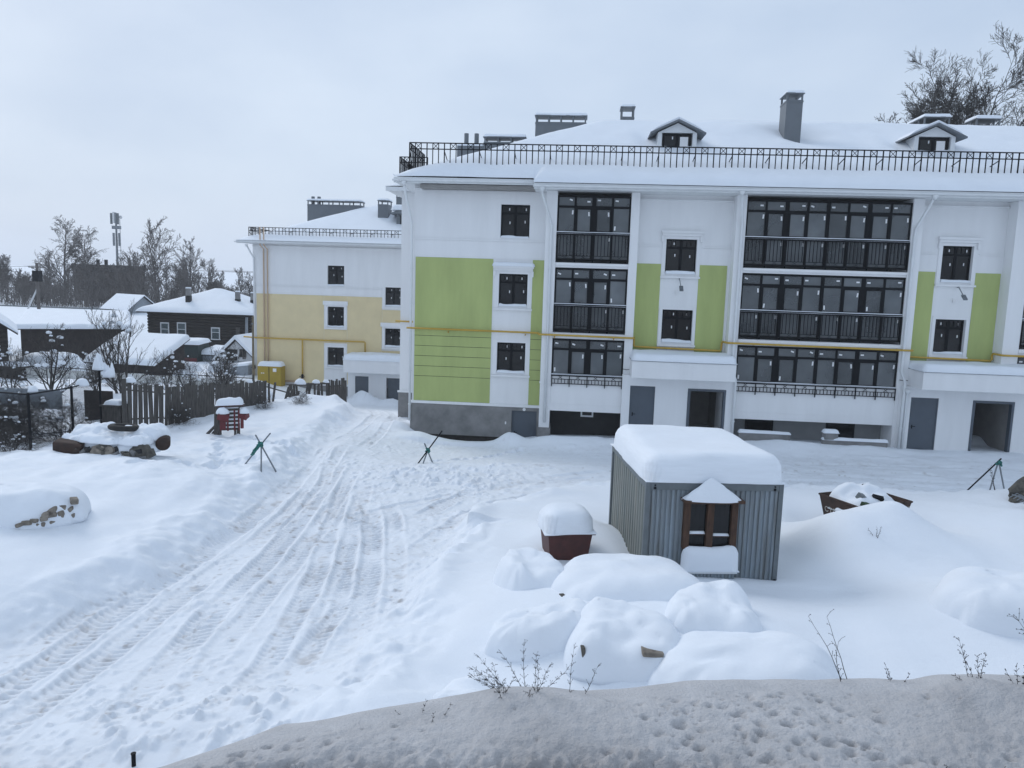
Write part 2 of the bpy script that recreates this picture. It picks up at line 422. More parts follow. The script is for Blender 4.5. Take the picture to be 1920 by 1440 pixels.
def terrain(X, Y, fine=True):
    X = np.asarray(X, float); Y = np.asarray(Y, float)
    drop = -1.3 - 1.05 * sm((X + 26) / 8)
    z = drop * sm((Y - 32.5) / 22.5)
    z = z + (0.4 - drop) * sm((Y - 86) / 18) * (Y > 32)
    z = z + 9.0 * sm((Y - 160) / 900)
    # road on the terrace where the camera stands, and the slope below it
    z = z + (4.0 - z) * sm((5.6 - Y) / 3.6)
    ragged = fbm(X * 0.9, Y * 0.9, 3, 11) * 0.55 + fbm(X * 4, Y * 4, 2, 12) * 0.10
    dl = X - interp(Y, XL) + ragged * 0.7
    dr = interp(Y, XR) - X + ragged * 1.3
    # lower side of the branch that runs along the facade is measured in y
    yl = np.interp(X, [-3, -2.0, -0.6, 1.4, 6, 60], [19, 21, 22.6, 24.2, 24.9, 25.4])
    dy = (Y - yl) + ragged * 1.2
    inr = (Y > 19) & (X > -2.6)
    dr = np.where(inr, np.minimum(dy, 31.4 - Y + ragged), dr)
    # distances are positive inside the cleared road
    wl_ = 0.75
    left = sm(dl / wl_ * 0.5 + 0.5); right = sm(dr / 0.9 * 0.5 + 0.5)
    road = left * right * (Y > 3) * (Y < 60)
    depth = 0.42 + 0.10 * fbm(X * 0.25, Y * 0.25, 3, 3) + 0.05 * fbm(X * 0.8, Y * 0.8, 2, 4)
    far = sm((Y - 40) / 20)
    fac = sm((Y - 29.5) / 1.5) * sm((35 - Y) / 1.0) * sm((X + 9.5) / 1.5)
    depth = depth * (1 - .72 * fac)
    z = z + sm((Y - 26) / 4) * (Y < 50) * np.interp(X, [-9, -6, 0, 8, 15], [0, -.42, -.22, -.02, .10])
    z = z + depth * (1 - road)
    # ploughed lips
    z = z + (0.10 + 0.16 * fbm(X * 1.1, Y * 1.1, 3, 33)) * np.exp(-((dl + 0.5) / 0.4) ** 2) * right * (Y < 45) * (Y > 5)
    z = z + (0.10 + 0.10 * fbm(X * 2, Y * 2, 2, 31)) * np.exp(-((dr + 0.1) / 0.3) ** 2) * left * (Y < 31) * (Y > 5)
    # old drift shoulders on the left
    z = z + (0.16 * fbm(X * 0.55, Y * 0.35, 3, 41) + 0.10 * fbm(X * 1.5, Y * 1.5, 3, 42) * sm((Y - 17) / 5) * sm((34 - Y) / 3)) * (1 - left)
    # the ground rises gently towards the gardens
    z = z + 0.42 * sm((-9.6 - X) / 5.5) * sm((Y - 7) / 4) * sm((25 - Y) / 5)
    for (bx, by, bh, rx, ry, pw) in BUMPS:
        r = np.sqrt(((X - bx) / rx) ** 2 + ((Y - by) / ry) ** 2)
        if pw >= 2: z = z + bh * np.exp(-(r ** pw))
        else: z = z + bh * np.exp(-(np.sqrt(r * r + 0.02) ** pw) * 1.6)
    if not fine: return z
    road_i = sm(dl / 0.4) * sm(dr / 0.6) * (Y < 60) * (Y > 4)
    dirt_tone = np.zeros_like(z)
    # packed snow with crumbs
    crumb = np.clip(fbm(X * 5.5, Y * 5.5, 3, 51), 0, 1)
    churn = np.clip(fbm(X * 0.5, Y * 0.5, 2, 52) + 0.15, 0, 1) * road_i
    near = np.exp(-((X + 4.5) / 3.2) ** 2 - ((Y - 9.8) / 1.6) ** 2) + np.exp(-((X + 4.0) / 3.0) ** 2 - ((Y - 24.4) / 1.8) ** 2) + 0.7 * np.exp(-((X + 2.8) / 0.8) ** 2 - ((Y - 15.5) / 3.2) ** 2) + 0.6 * np.exp(-((X + 9) / 1.8) ** 2 - ((Y - 9) / 1.6) ** 2)
    near = np.clip(near, 0, 1)
    tmask = np.zeros_like(z)
    det = np.zeros_like(z)
    for ti, (pts, w, tread, dep) in enumerate(TRACKS):
        pts = np.array(pts)
        # resample as a smooth curve
        t = np.arange(len(pts)); tt = np.linspace(0, len(pts) - 1, 40)
        px = np.interp(tt, t, pts[:, 0]); py = np.interp(tt, t, pts[:, 1])
        for _ in range(6):
            px[1:-1] = (px[:-2] + 2 * px[1:-1] + px[2:]) / 4; py[1:-1] = (py[:-2] + 2 * py[1:-1] + py[2:]) / 4
        bb = (X > px.min() - 1) & (X < px.max() + 1) & (Y > py.min() - 1) & (Y < py.max() + 1)
        if not bb.any(): continue
        xx, yy = X[bb], Y[bb]
        best = np.full(xx.shape, 9.0); sa = np.zeros(xx.shape); run = 0.0
        for k in range(len(px) - 1):
            ax, ay, bx_, by_ = px[k], py[k], px[k + 1], py[k + 1]
            L = math.hypot(bx_ - ax, by_ - ay); ux, uy = (bx_ - ax) / L, (by_ - ay) / L
            s = np.clip((xx - ax) * ux + (yy - ay) * uy, 0, L)
            ex, ey = xx - ax - ux * s, yy - ay - uy * s
            dd = np.hypot(ex, ey) ; sg = np.sign(ux * ey - uy * ex)
            up_ = dd < np.abs(best)
            best = np.where(up_, dd * np.where(sg == 0, 1, sg), best); sa = np.where(up_, run + s, sa); run += L
        fade = sm(sa / 2.5) * sm((run - sa) / 2.5)
        patch = np.clip(0.55 + 1.25 * fbm(xx * 0.7 + ti * 7, yy * 0.7, 3, 60 + ti), 0.0, 1)
        best = best + 0.06 * fbm(xx * 0.8, yy * 0.8, 2, 160 + ti)
        d = np.abs(best); ins = sm((w / 2 - d) / 0.12 + 0.5) * fade
        h_ = -1.1 * dep * ins * (0.35 + 0.65 * patch) + 0.03 * np.exp(-((d - w / 2 - 0.05) / 0.05) ** 2) * fade * patch
        if tread:
            ph = (sa + d * 0.45) / 0.15
            b_ = sm(np.sin(2 * np.pi * ph) * 0.9 + 0.5)
            h_ = h_ + (b_ - 0.5) * 0.05 * ins * patch
            dirt_tone[bb] += 0.22 * ins * patch * (1 - b_) * np.clip(0.5 + fbm(xx * 0.9, yy * 0.9, 3, 80 + ti), 0, 1)  # darker between the tread bars, in patches
        dirt_tone[bb] += 0.06 * ins * patch
        det[bb] += h_; tmask[bb] = np.maximum(tmask[bb], ins)
    det = det * (1 - 0.6 * near)
    z = z + det * road_i
    z = z + crumb * (0.022 + 0.05 * churn + 0.15 * near) * road_i
    z = z + 0.07 * fbm(X * 0.8, Y * 1.3, 3, 57) * sm((X + 1) / 3) * sm((Y - 24) / 2) * sm((34 - Y) / 2)
    dirt_tone = dirt_tone * (1 - .7 * sm((X - 2) / 3) * sm((Y - 24) / 2))
    z = z + 0.02 * fbm(X * 2.2, Y * 2.2, 3, 53) * road_i + 0.012 * fbm(X * 1.6, Y * 3.0, 3, 54)
    # crumbly edge of the left cut
    z = z + 0.06 * np.clip(fbm(X * 3.5, Y * 3.5, 2, 56), 0, 1) * np.exp(-((dl - 0.05) / 0.35) ** 2) * (Y < 40)
    # footprints across the left snow and beside the facade
    rng = np.random.RandomState(5)
    lines = [((-11.0, 22.5), (-13.2, 27.5), 16), ((-10.6, 24.0), (-12.6, 21.0), 12), ((-9.9, 26.0), (-12.8, 28.4), 14), ((13.0, 25.2), (15.5, 23.5), 10), ((-5.0, 27.5), (-2.0, 30.8), 12)]
    for (a, b, n) in lines:
        for k in range(n):
            t = k / (n - 1); fx = a[0] + (b[0] - a[0]) * t + rng.uniform(-.15, .15); fy = a[1] + (b[1] - a[1]) * t + rng.uniform(-.15, .15)
            bb = (np.abs(X - fx) < 0.6) & (np.abs(Y - fy) < 0.6)
            if bb.any():
                r2 = ((X[bb] - fx) / 0.15) ** 2 + ((Y[bb] - fy) / 0.19) ** 2
                z[bb] += -0.16 * np.exp(-r2 * r2) + 0.03 * np.exp(-((np.sqrt(r2) - 1.5) / 0.4) ** 2)
    stain = np.clip(fbm(X * 0.8, Y * 0.8, 4, 71) - 0.05, 0, 1) * 0.14 + np.clip(fbm(X * 3, Y * 3, 3, 72) - 0.33, 0, 1) * 1.2 + np.clip(fbm(X * 9, Y * 9, 2, 73) - 0.42, 0, 1) * 1.6
    dirt_tone = (0.05 + dirt_tone * 1.0 + stain * (0.35 + 0.65 * tmask)) * road_i
    dirt_tone += np.exp(-((X + 7.6) / 2.2) ** 2 - ((Y - 8.2) / 0.7) ** 2) * np.clip(fbm(X * 2, Y * 2, 3, 75) + 0.4, 0, 1) * 0.8
    return z, np.clip(dirt_tone, 0, 0.85)

def gz(x, y):
    return float(terrain(np.array([x]), np.array([y]))[0][0])

def spans(*segs):
    out = []
    for (a, b, st) in segs: out += list(np.linspace(a, b, max(2, int(round((b - a) / st)) + 1))[:-1])
    return np.array(out + [segs[-1][1]])
gx = np.concatenate([-np.geomspace(1500, 46, 22), spans((-44, -26, 0.6), (-26, -17, 0.16), (-17, -10.6, 0.07), (-10.6, -2.4, 0.034), (-2.4, 12, 0.065), (12, 20, 0.12), (20, 40, 0.8)), np.geomspace(43, 1500, 18)])
gy = np.concatenate([-np.geomspace(600, 4, 12), spans((-3, 6.5, 0.5), (6.5, 20, 0.034), (20, 27, 0.05), (27, 34, 0.08), (34, 46, 0.2), (46, 70, 0.5), (70, 112, 1.5)), np.geomspace(115, 2500, 24)])
GX, GY = np.meshgrid(gx, gy)
GZ, GD = terrain(GX, GY)
structure(grid_object('snowy_ground', gx, gy, GZ, 'ground_snow', attrs={'dirt_tone': GD}))

# ---------------------------------------------------------------- the dirty bank along the road where the camera stands
def crest(x):
    yc = np.interp(x, [-9, -4, -1.6, -1.22, -0.96, -0.48, 0.3, 0.93, 1.86, 4, 9], [-1.5, 0.6, 1.75, 2.05, 2.33, 2.56, 2.74, 2.92, 3.09, 3.4, 3.8])
    return yc + 0.05 * fbm(x * 2.3, x * 0 + 3.3, 3, 91)
bx = spans((-9, -2.2, 0.12), (-2.2, 3.2, 0.0085), (3.2, 9, 0.12))
by = spans((-3, 1.2, 0.15), (1.2, 3.5, 0.0085), (3.5, 6.6, 0.1))
BX, BY = np.meshgrid(bx, by)
yc = crest(BX)
dback = BY - yc
slope_road = np.clip(-dback, 0, 6)
BZ = 5.0 + 0.035 * fbm(BX * 1.6, BY * 1.6, 3, 92)
BZ = BZ - 0.10 * sm(slope_road / 1.2) - 0.25 * sm((slope_road - 1.0) / 1.2) - 0.35 * sm((slope_road - 2) / 1.5)
BZ = BZ - 0.02 * np.exp(-(dback / 0.12) ** 2) - np.where(dback > 0, 1.15 * (np.sqrt(dback ** 2 + 0.02) - 0.1414), 0)
BZ = BZ + 0.05 * np.exp(-((BX - 1.62) / 0.22) ** 2 - ((BY - 2.95) / 0.12) ** 2) + 0.035 * np.exp(-((BX + 0.16) / 0.25) ** 2 - ((BY - 2.62) / 0.1) ** 2)
front = sm(-dback / 0.10)
rough = sm((-dback - 0.18 + 0.25 * fbm(BX * 1.1, BY * 1.1, 2, 93)) / 0.45) * (1 - 0.75 * sm((BX - 0.35) / 0.7))
cl = fbm(BX * 14, BY * 14, 4, 94); cl2 = fbm(BX * 38, BY * 38, 3, 95)
BZ = BZ + front * (0.007 * cl2 + rough * (0.08 * cl + 0.06 * sm((-dback - .55) / .4) * cl + 0.07 * np.clip(cl2, -1, 1)) + 0.010 * fbm(BX * 5, BY * 5, 3, 96))
BD = 0.04 + 0.30 * front * np.clip(fbm(BX * 2.2, BY * 2.2, 4, 97) + 0.25, 0, 1) + rough * (0.34 + 0.85 * np.clip(-cl, 0, 1))  # hollows between the clods come out darker
rng = np.random.RandomState(8)
for k in range(5500):
    px, py = rng.uniform(-1.7, 2.4), rng.uniform(1.3, 3.1)
    if py > crest(np.array([px]))[0] - 0.05: continue
    dens = np.clip((1.0 if px < 0.9 else 0.5) * (0.35 + 2.2 * float(fbm(np.array([px * 2.2]), np.array([py * 2.2]), 3, 98)[0])), .04, 1)
    if rng.rand() > dens: continue
    r = 0.0045 + 0.010 * rng.rand() ** 3.0 + (0.016 * rng.rand() if rng.rand() < 0.03 else 0)
    i0, i1 = np.searchsorted(bx, [px - 3 * r, px + 3 * r]); j0, j1 = np.searchsorted(by, [py - 3 * r, py + 3 * r])
    if i1 <= i0 or j1 <= j0: continue
    sx, sy = rng.uniform(0.8, 1.5), rng.uniform(0.7, 1.1)
    q = ((BX[j0:j1, i0:i1] - px) / r / sx) ** 2 + ((BY[j0:j1, i0:i1] - py) / r / sy) ** 2
    BZ[j0:j1, i0:i1] -= 1.15 * r * np.exp(-q * q * 0.6); BD[j0:j1, i0:i1] += 0.30 * np.exp(-q)  # pits darken towards their centres
BZ = np.where(BY > 5.9, np.minimum(BZ, 1.0), BZ)
bank = structure(grid_object('dirty_snow_bank', bx, by, BZ, 'bank_snow', attrs={'dirt_tone': np.clip(BD, 0, 0.9)}))
# ---------------------------------------------------------------- pieces shared by the two apartment buildings
def window(parent, x0, x1, z0, z1, y, seed=0, transom=0.36, stickers=True, snow=True, depth=0.16, glass='window_glass'):
    # black two-leaf window set into an opening, small panes above
    rnd = random.Random(seed)
    yf = y + depth; ff = 0.06; xm = (x0 + x1) / 2; zt = z1 - transom
    mb = MB()
    mb.box(x0, x1, yf, yf + .07, z1 - ff, z1); mb.box(x0, x1, yf, yf + .07, z0, z0 + ff)
    mb.box(x0, x0 + ff, yf, yf + .07, z0 + ff, z1 - ff); mb.box(x1 - ff, x1, yf, yf + .07, z0 + ff, z1 - ff)
    mb.box(xm - .06, xm + .06, yf, yf + .07, z0 + ff, z1 - ff)
    for a, b in ((x0 + ff, xm - .06), (xm + .06, x1 - ff)):
        mb.box(a, b, yf, yf + .07, zt - .05, zt + .04)
        for k in (1, 2):
            xx = a + (b - a) * k / 3; mb.box(xx - .012, xx + .012, yf + .01, yf + .05, zt + .04, z1 - ff)
    w = mb.build('window', 'black_frame', parent)
    for a, b in ((x0 + ff, xm - .06), (xm + .06, x1 - ff)):
        piece('pane', glass, a, b, yf + .03, yf + .04, z0 + ff, zt - .05, w)
        piece('pane', glass, a, b, yf + .03, yf + .04, zt + .04, z1 - ff, w)
        if stickers:
            sx = a + (b - a) * rnd.uniform(.62, .8); sz = zt - .3 - rnd.uniform(0, .12)
            piece('sticker', 'sticker', sx - .02, sx + .02, yf + .022, yf + .028, sz - .055, sz + .055, w)
            if rnd.random() < .8:
                sx = a + (b - a) * rnd.uniform(.5, .85); piece('sticker', 'sticker', sx - .02, sx + .02, yf + .022, yf + .028, zt + .12, zt + .22, w)
    if snow: snow_cap('sill_snow', x0 + .01, x1 - .01, y - .08, yf - .005, z0 - .005, .07 + .04 * rnd.random(), .06, w, .05, seed, step=.15, fq=2)
    return w

def glazing_unit(parent, x0, x1, zt, zmid, zb, y, seed, lower=True, tr=0.37):
    # four bays of black framed balcony glazing; the two middle ones are sashes
    rnd = random.Random(seed); W = (x1 - x0)
    edges = [x0 + .07, x0 + W * .245, x0 + W * .5, x0 + W * .755, x1 - .07]
    mb = MB(); yb = y + .08
    mb.box(x0, x1, y, yb, zt - .08, zt)
    ztr = zt - tr
    mb.box(x0, x1, y - .01, yb, ztr - .09, ztr)
    mb.box(x0, x1, y - .02, yb, zmid - .14, zmid)
    if lower: mb.box(x0, x1, y, yb, zb, zb + .07)
    mb.box(x0, edges[0], y, yb, zb, zt - .08); mb.box(edges[-1], x1, y, yb, zb, zt - .08)
    for k, hw in ((1, .045), (2, .085), (3, .045)): mb.box(edges[k] - hw, edges[k] + hw, y + .004, yb - .004, zb, zt - .08)
    hw = [0, .045, .085, .045, 0]
    fr = mb.build('balcony_glazing', 'black_frame', parent)
    sash = MB()
    rows = [(ztr, zt - .08, 't'), (zmid, ztr - .09, 'm')] + ([(zb + .07, zmid - .14, 'l')] if lower else [])
    for k in range(4):
        a, b = edges[k] + hw[k], edges[k + 1] - hw[k + 1]
        for (c0, c1, kind) in rows:
            g = 0.0
            if k in (1, 2) and kind == 'm':
                g = .06
                sash.box(a, a + g, y - .012, yb - .03, c0, c1); sash.box(b - g, b, y - .012, yb - .03, c0, c1)
                sash.box(a + g, b - g, y - .012, yb - .03, c1 - g, c1); sash.box(a + g, b - g, y - .012, yb - .03, c0, c0 + g * .7)
            piece('pane', 'balcony_glass', a + g, b - g, y + .03, y + .04, c0 + g * .7, c1 - g, fr)
            if kind == 't':
                sx = rnd.choice((a + .12, a + .12, b - .14)); sz = c1 - .1 - rnd.random() * .08
                piece('sticker', 'sticker', sx - .065, sx + .065, y + .02, y + .026, sz - .03, sz + .03, fr, rot=(0, rnd.choice((0, 0, .15, .35)), 0))
            elif kind == 'm':
                sx = b - g - .06; sz = c1 - g - .16 - rnd.random() * .04
                if rnd.random() < .2: sx = a + g + .07; sz = c0 + .18
                piece('sticker', 'sticker', sx - .03, sx + .03, y + .02, y + .026, sz - .085, sz + .085, fr, rot=(0, rnd.uniform(-.12, .12), 0))
            elif rnd.random() < .8:
                sx = b - g - .06; sz = c1 - .15
                piece('sticker', 'sticker', sx - .03, sx + .03, y + .02, y + .026, sz - .07, sz + .07, fr)
    if sash.v: sash.build('sash_frame', 'black_frame', fr)
    snow_cap('ledge_snow', x0, x1, y - .05, y - .001, zmid - .006, .016, .015, fr, .01, seed, step=.4)
    return fr

def cross_pair(mb, xa, xb, y, z0, z1, r):
    mb.path([(xa, y, z0), (xb, y, z1)], r, 4); mb.path([(xb, y, z0), (xa, y, z1)], r, 4)

def balcony_rail(parent, x0, x1, z0, z1, y, low=False):
    mb = MB()
    mb.box(x0, x1, y - .025, y + .025, z1 - .05, z1)
    zl = z0 + .16 if not low else (z0 + z1) / 2 + .02
    mb.box(x0, x1, y - .018, y + .018, zl - .022, zl); mb.box(x0, x1, y - .018, y + .018, z0, z0 + .03)
    n = int(round((x1 - x0) / .80))
    st = (x1 - x0) / n
    for k in range(n):
        xa = x0 + st * (k + .5)
        if low: cross_pair(mb, xa - .09, xa + .09, y, zl, z1 - .035, .010)
        else: cross_pair(mb, xa - .08, xa + .08, y, z0 + .03, zl - .022, .008)
        mb.box(x0 + st * k, x0 + st * k + .035, y - .018, y + .018, z0 - .12, z1)
    mb.box(x1 - .035, x1, y - .018, y + .018, z0 - .12, z1)
    r = mb.build('balcony_railing', 'black_metal', parent)
    nb = int(round((x1 - x0) / .145))
    for k in range(1, nb):
        xa = x0 + (x1 - x0) * k / nb
        if low: piece('baluster', 'black_metal', xa - .012, xa + .012, y - .012, y + .012, z0 + .03, zl - .022, r)
        else: piece('baluster', 'black_metal', xa - .014, xa + .014, y - .014, y + .014, zl, z1 - .035, r)
    snow_cap('rail_snow', x0, x1, y - .02, y + .02, z1, .008, .008, r, .01, 3, step=.5)
    return r

def roof_rail(parent, pts, zf, h=0.86, pieces=True, pitch=0.25, brace=True, top=None):
    # pts: polyline (x,y); zf(x,y): snow height at the foot; top rail level
    r = None; mb = MB(); bal = []
    for (a, b) in zip(pts[:-1], pts[1:]):
        a, b = Vector((*a, 0)), Vector((*b, 0)); L = (b - a).length; d = (b - a) / L
        zt = top
        mb.path([(a.x, a.y, zt), (b.x, b.y, zt)], .030, 4); mb.path([(a.x, a.y, zt - .25), (b.x, b.y, zt - .25)], .028, 4)
        n = max(1, int(round(L / (pitch * 3)))); st = L / n
        for k in range(n + 1):
            p = a + d * st * k
            mb.path([(p.x, p.y, zf(p.x, p.y) - .25), (p.x, p.y, zt)], .030, 4)
            if brace and k % 2 == 0:
                nrm = Vector((-d.y, d.x, 0))
                if nrm.y < 0: nrm = -nrm
                q = p + nrm * .75
                mb.path([(p.x, p.y, zt - .32), (q.x, q.y, zf(q.x, q.y) - .05)], .020, 4)
            if k < n:
                for j in (1, 2):
                    q = p + d * st * j / 3; bal.append((q.x, q.y, zf(q.x, q.y) - .2, zt))
                q0, q1 = p + d * st / 3, p + d * st * 2 / 3
                mb.path([(q0.x, q0.y, zt - .25), (q1.x, q1.y, zt)], .015, 4); mb.path([(q1.x, q1.y, zt - .25), (q0.x, q0.y, zt)], .015, 4)
    if not pieces:
        for (x, y, z0, z1) in bal: mb.path([(x, y, z0), (x, y, z1)], .02, 4)
    r = mb.build('roof_railing', 'black_metal', parent)
    if pieces:
        for (x, y, z0, z1) in bal: piece('baluster', 'black_metal', x - .017, x + .017, y - .017, y + .017, z0, z1, r)
    return r

def chimney(parent, x0, x1, y0, y1, z0, z1, cap=0.28, seed=0, snow=0.12, posts=None):
    # sheet clad stack with an open slot under a flat hood
    mb = MB(); mb.box(x0, x1, y0, y1, z0, z1)
    st = mb.build('chimney', 'grey_sheet', parent)
    hd = MB(); e = .05; long_x = (x1 - x0) > (y1 - y0)
    hd.box(x0 - e, x1 + e, y0 - e, y1 + e, z1 + cap, z1 + cap + .05)
    hd.box(x0 - .02, x1 + .02, y0 - .02, y1 + .02, z1 - .10, z1 - .04)
    L = (x1 - x0) if long_x else (y1 - y0); n = posts or max(1, int(round(L / .8)))
    for k in range(n + 1):
        for s_ in (0, 1):
            if long_x:
                cx = x0 + .05 + (L - .1) * k / n; cy = (y0 + .04, y1 - .04)[s_]
            else:
                cy = y0 + .05 + (L - .1) * k / n; cx = (x0 + .04, x1 - .04)[s_]
            hd.box(cx - .04, cx + .04, cy - .03, cy + .03, z1, z1 + cap)
    hd.build('hood', 'grey_sheet', st)
    snow_cap('hood_snow', x0 - e, x1 + e, y0 - e, y1 + e, z1 + cap + .052, snow, .12, st, .04, seed, step=.3)
    return st

def door(parent, x0, x1, z0, z1, y, handle='l', name='door'):
    f = MB(); t = .05
    f.box(x0, x0 + t, y - .03, y + .06, z0, z1); f.box(x1 - t, x1, y - .03, y + .06, z0, z1); f.box(x0 + t, x1 - t, y - .03, y + .06, z1 - t, z1)
    f.box(x0 + t, x1 - t, y - .012, y + .04, z0, z1 - t)
    d = f.build(name, 'door_grey', parent, bevel=.006)
    hx = x0 + .14 if handle == 'l' else x1 - .14
    h = MB(); zc = z0 + (z1 - z0) * .47
    h.box(hx - .02, hx + .02, y - .024, y - .0125, zc - .10, zc + .06)
    h.path([(hx, y - .02, zc), (hx, y - .07, zc), (hx + (.12 if handle == 'l' else -.12), y - .07, zc)], .012, 6)
    h.build('handle', 'black_metal', d)
    return d

def downpipe(parent, pts, r=.055, m='white_metal'):
    mb = MB(); mb.path(pts, r, 10)
    (x, y, z) = pts[0]
    mb.path([(x, y, z + .02), (x, y, z - .16)], [.13, .06], 10)
    # clips
    p0, p1 = Vector(pts[-2]), Vector(pts[-1])
    n = max(1, int((p0 - p1).length / 1.6))
    for k in range(1, n + 1):
        q = p0.lerp(p1, k / (n + .5)); mb.box(q.x - r - .012, q.x + r + .012, q.y - r - .012, q.y + r + .02, q.z - .02, q.z + .02)
    return mb.build('downpipe', m, parent, True)

def gutter(parent, x0, x1, y, z, n_hook=0.75):
    mb = MB(); k = 8; r = .075
    prof = [(y + r * math.cos(math.pi + math.pi * q / k), z + r * math.sin(math.pi + math.pi * q / k)) for q in range(k + 1)]
    prof += [(py + (.012 if py < y else -.012) * 1, pz + .0) for (py, pz) in reversed(prof)]
    i = len(mb.v); n = len(prof)
    for xx in (x0, x1):
        for (py, pz) in prof: mb.v.append((xx, py, pz))
    for q in range(n - 1): mb.f.append((i + q, i + n + q, i + n + q + 1, i + q + 1))
    q = x0 + .3
    while q < x1: mb.box(q - .012, q + .012, y - r - .008, y + r, z - r - .008, z - r + .004); q += n_hook
    return mb.build('gutter', 'white_metal', parent)

def lamp_arm(parent, x, y, z):
    # small floodlight on a bracket with a dangling cable box
    mb = MB(); mb.path([(x, y, z), (x, y - .12, z + .02), (x + .03, y - .55, z - .35)], .018, 6)
    mb.obox((x + .04, y - .6, z - .40), (.16, .30, .06), (.65, 0, 0))
    l = mb.build('floodlight', 'steel', parent)
    MB().box(x - .14, x - .03, y - .07, y, z - .62, z - .48).build('junction_box', 'sticker', l)
    return l

def hip_roof_snow(parent, fn_inside, xs, ys, zfun, edge_d, z_edge, name='roof_snow'):
    X, Y = np.meshgrid(xs, ys)
    d = edge_d(X, Y); Z = zfun(X, Y)
    r = 0.55 + 0.22 * fbm(X * 0.55, Y * 0.55, 3, 23)
    t = np.clip(d / r, 0, 1)
    Z = np.where(d < r, z_edge(X, Y) + (Z - z_edge(X, Y)) * np.sqrt(np.clip(1 - (1 - t) ** 2, 0, 1)), Z)
    Z = Z + 0.05 * fbm(X * 0.35, Y * 0.35, 3, 21) * sm(d / 1.0) + 0.03 * fbm(X * 1.1, Y * 1.1, 2, 22) * sm(d / 0.5)
    cx = (X[:-1, :-1] + X[1:, 1:]) / 2; cy = (Y[:-1, :-1] + Y[1:, 1:]) / 2
    keep = edge_d(cx, cy) > 0
    return grid_object(name, xs, ys, Z, 'snow', parent, keep)
mat('near_black', (0.012, 0.012, 0.013), 0.7, var=0.3, scale=3, bump=0.3, bscale=20)
# ---------------------------------------------------------------- the green and white apartment building
YB, YA, YC, YV = 32.76, 33.5, 33.45, 32.5
gb = empty('apartment_building', 'long white and green three storey apartment building with glazed balconies and snowy roof', 'building')
# load-bearing walls
W = MB()
WIN_A = [(-3.43, -2.18, 8.48, 9.87), (-3.43, -2.18, 5.55, 6.92), (-3.43, -2.18, 2.62, 3.93)]
wall_holes(W, -7.2, -1.45, 1.2, 10.6, YA, .34, WIN_A)
WIN_C = [(3.66, 4.95, 7.15, 8.59), (3.66, 4.95, 4.24, 5.61)]
wall_holes(W, 2.42, 6.37, 2.84, 10.4, YC, .34, WIN_C)
WIN_C2 = [(14.92, 16.14, 7.15, 8.61), (14.92, 16.14, 4.18, 5.59)]
wall_holes(W, 13.76, 17.34, 2.84, 10.4, YC, .34, WIN_C2)
W.box(-7.2, -6.86, YA + .345, 47.6, -.9, 10.6)
W.box(-6.86, 33, 47.3, 47.6, -.9, 10.6)
W.box(32.7, 33, YB, 47.3, -.9, 10.6)
W.box(21.45, 32.7, YB, YB + .3, 1.2, 10.4)
W.box(-8.7, -7.203, 37.5, 37.8, .94, 10.75); W.box(-8.7, -8.4, 37.803, 45.6, -.9, 10.75); W.box(-8.4, -7.203, 45.3, 45.6, -.9, 10.75)
W.build('wall', 'white_plaster', gb)
rooms = MB()
for z in (4.28, 7.28): rooms.box(-6.85, 32.6, 34.65, 47.2, z, z + .2)
for a, b in ((-6.85, 4.55), (6.55, 16.1), (18.1, 32.6)): rooms.box(a, b, 34.65, 47.2, 1.0, 1.2)
rooms.box(-6.85, 32.6, 32.9, 47.2, 10.42, 10.58)
for x in (-1.3, 2.2, 13.5, 24): rooms.box(x - .1, x + .1, 34.8, 47.2, 1.2, 10.4)
rooms.box(-6.85, 32.6, 38.5, 38.6, 1.2, 10.4)
rooms.build('inner_floor', 'interior', gb)
part = MB()
for a, b in ((-.99, 2.07), (6.77, 13.33), (17.98, 21.4)): part.box(a, b, 34.4, 34.6, -.9, 10.4)
part.build('balcony_back_wall', 'grey_plaster', gb)
# concrete base
B = MB()
wall_holes(B, -7.26, -1.42, -.30, 1.08, YA - .06, .4, [(-2.69, -1.58, -.31, .93)])
MB().box(-8.75, -7.29, 37.44, 37.84, -1.3, .935).build('concrete_base', 'concrete', gb)
B.build('concrete_base', 'concrete', gb)
piece('foundation', 'dark_soil', -7.1, -1.5, YA + .12, YA + .5, -1.5, -.303, gb); piece('foundation', 'dark_soil', -8.6, -7.3, 37.6, 37.9, -2.2, -1.303, gb)
piece('base_ledge', 'white_plaster', -7.3, -1.455, YA - .10, YA - .002, 1.085, 1.20, gb); piece('base_ledge', 'white_plaster', -8.78, -7.26, 37.38, 37.498, .938, 1.02, gb)
door(gb, -2.69, -1.58, -.95, .93, YA + .05, 'l', 'basement_door')
o = MB().path([(-2.14, YA - .062, 1.0), (-2.14, YA - .10, 1.0)], .07, 12).build('door_lamp', 'sticker', gb)
piece('meter_plate', 'sticker', -2.98, -2.92, YA - .075, YA - .061, .30, .42, gb)
# pilasters
for a, b, foot in ((-1.45, -.99, .36), (2.07, 2.42, .2), (6.37, 6.77, .2), (13.33, 13.76, .2), (17.34, 17.98, 2.9)):
    p = MB().box(a, b, YB, 34.6, foot, 10.395).build('pilaster', 'white_plaster', gb, bevel=.01)
    if foot < 1: MB().box(a - .04, b + .04, YB - .04, 34.55, -.8, foot - .003).build('footing', 'concrete', p)
    if foot < 1: MB().box(a - .03, b + .03, YB - .03, YB + .3, 2.30, 2.36).build('collar', 'white_plaster', p)
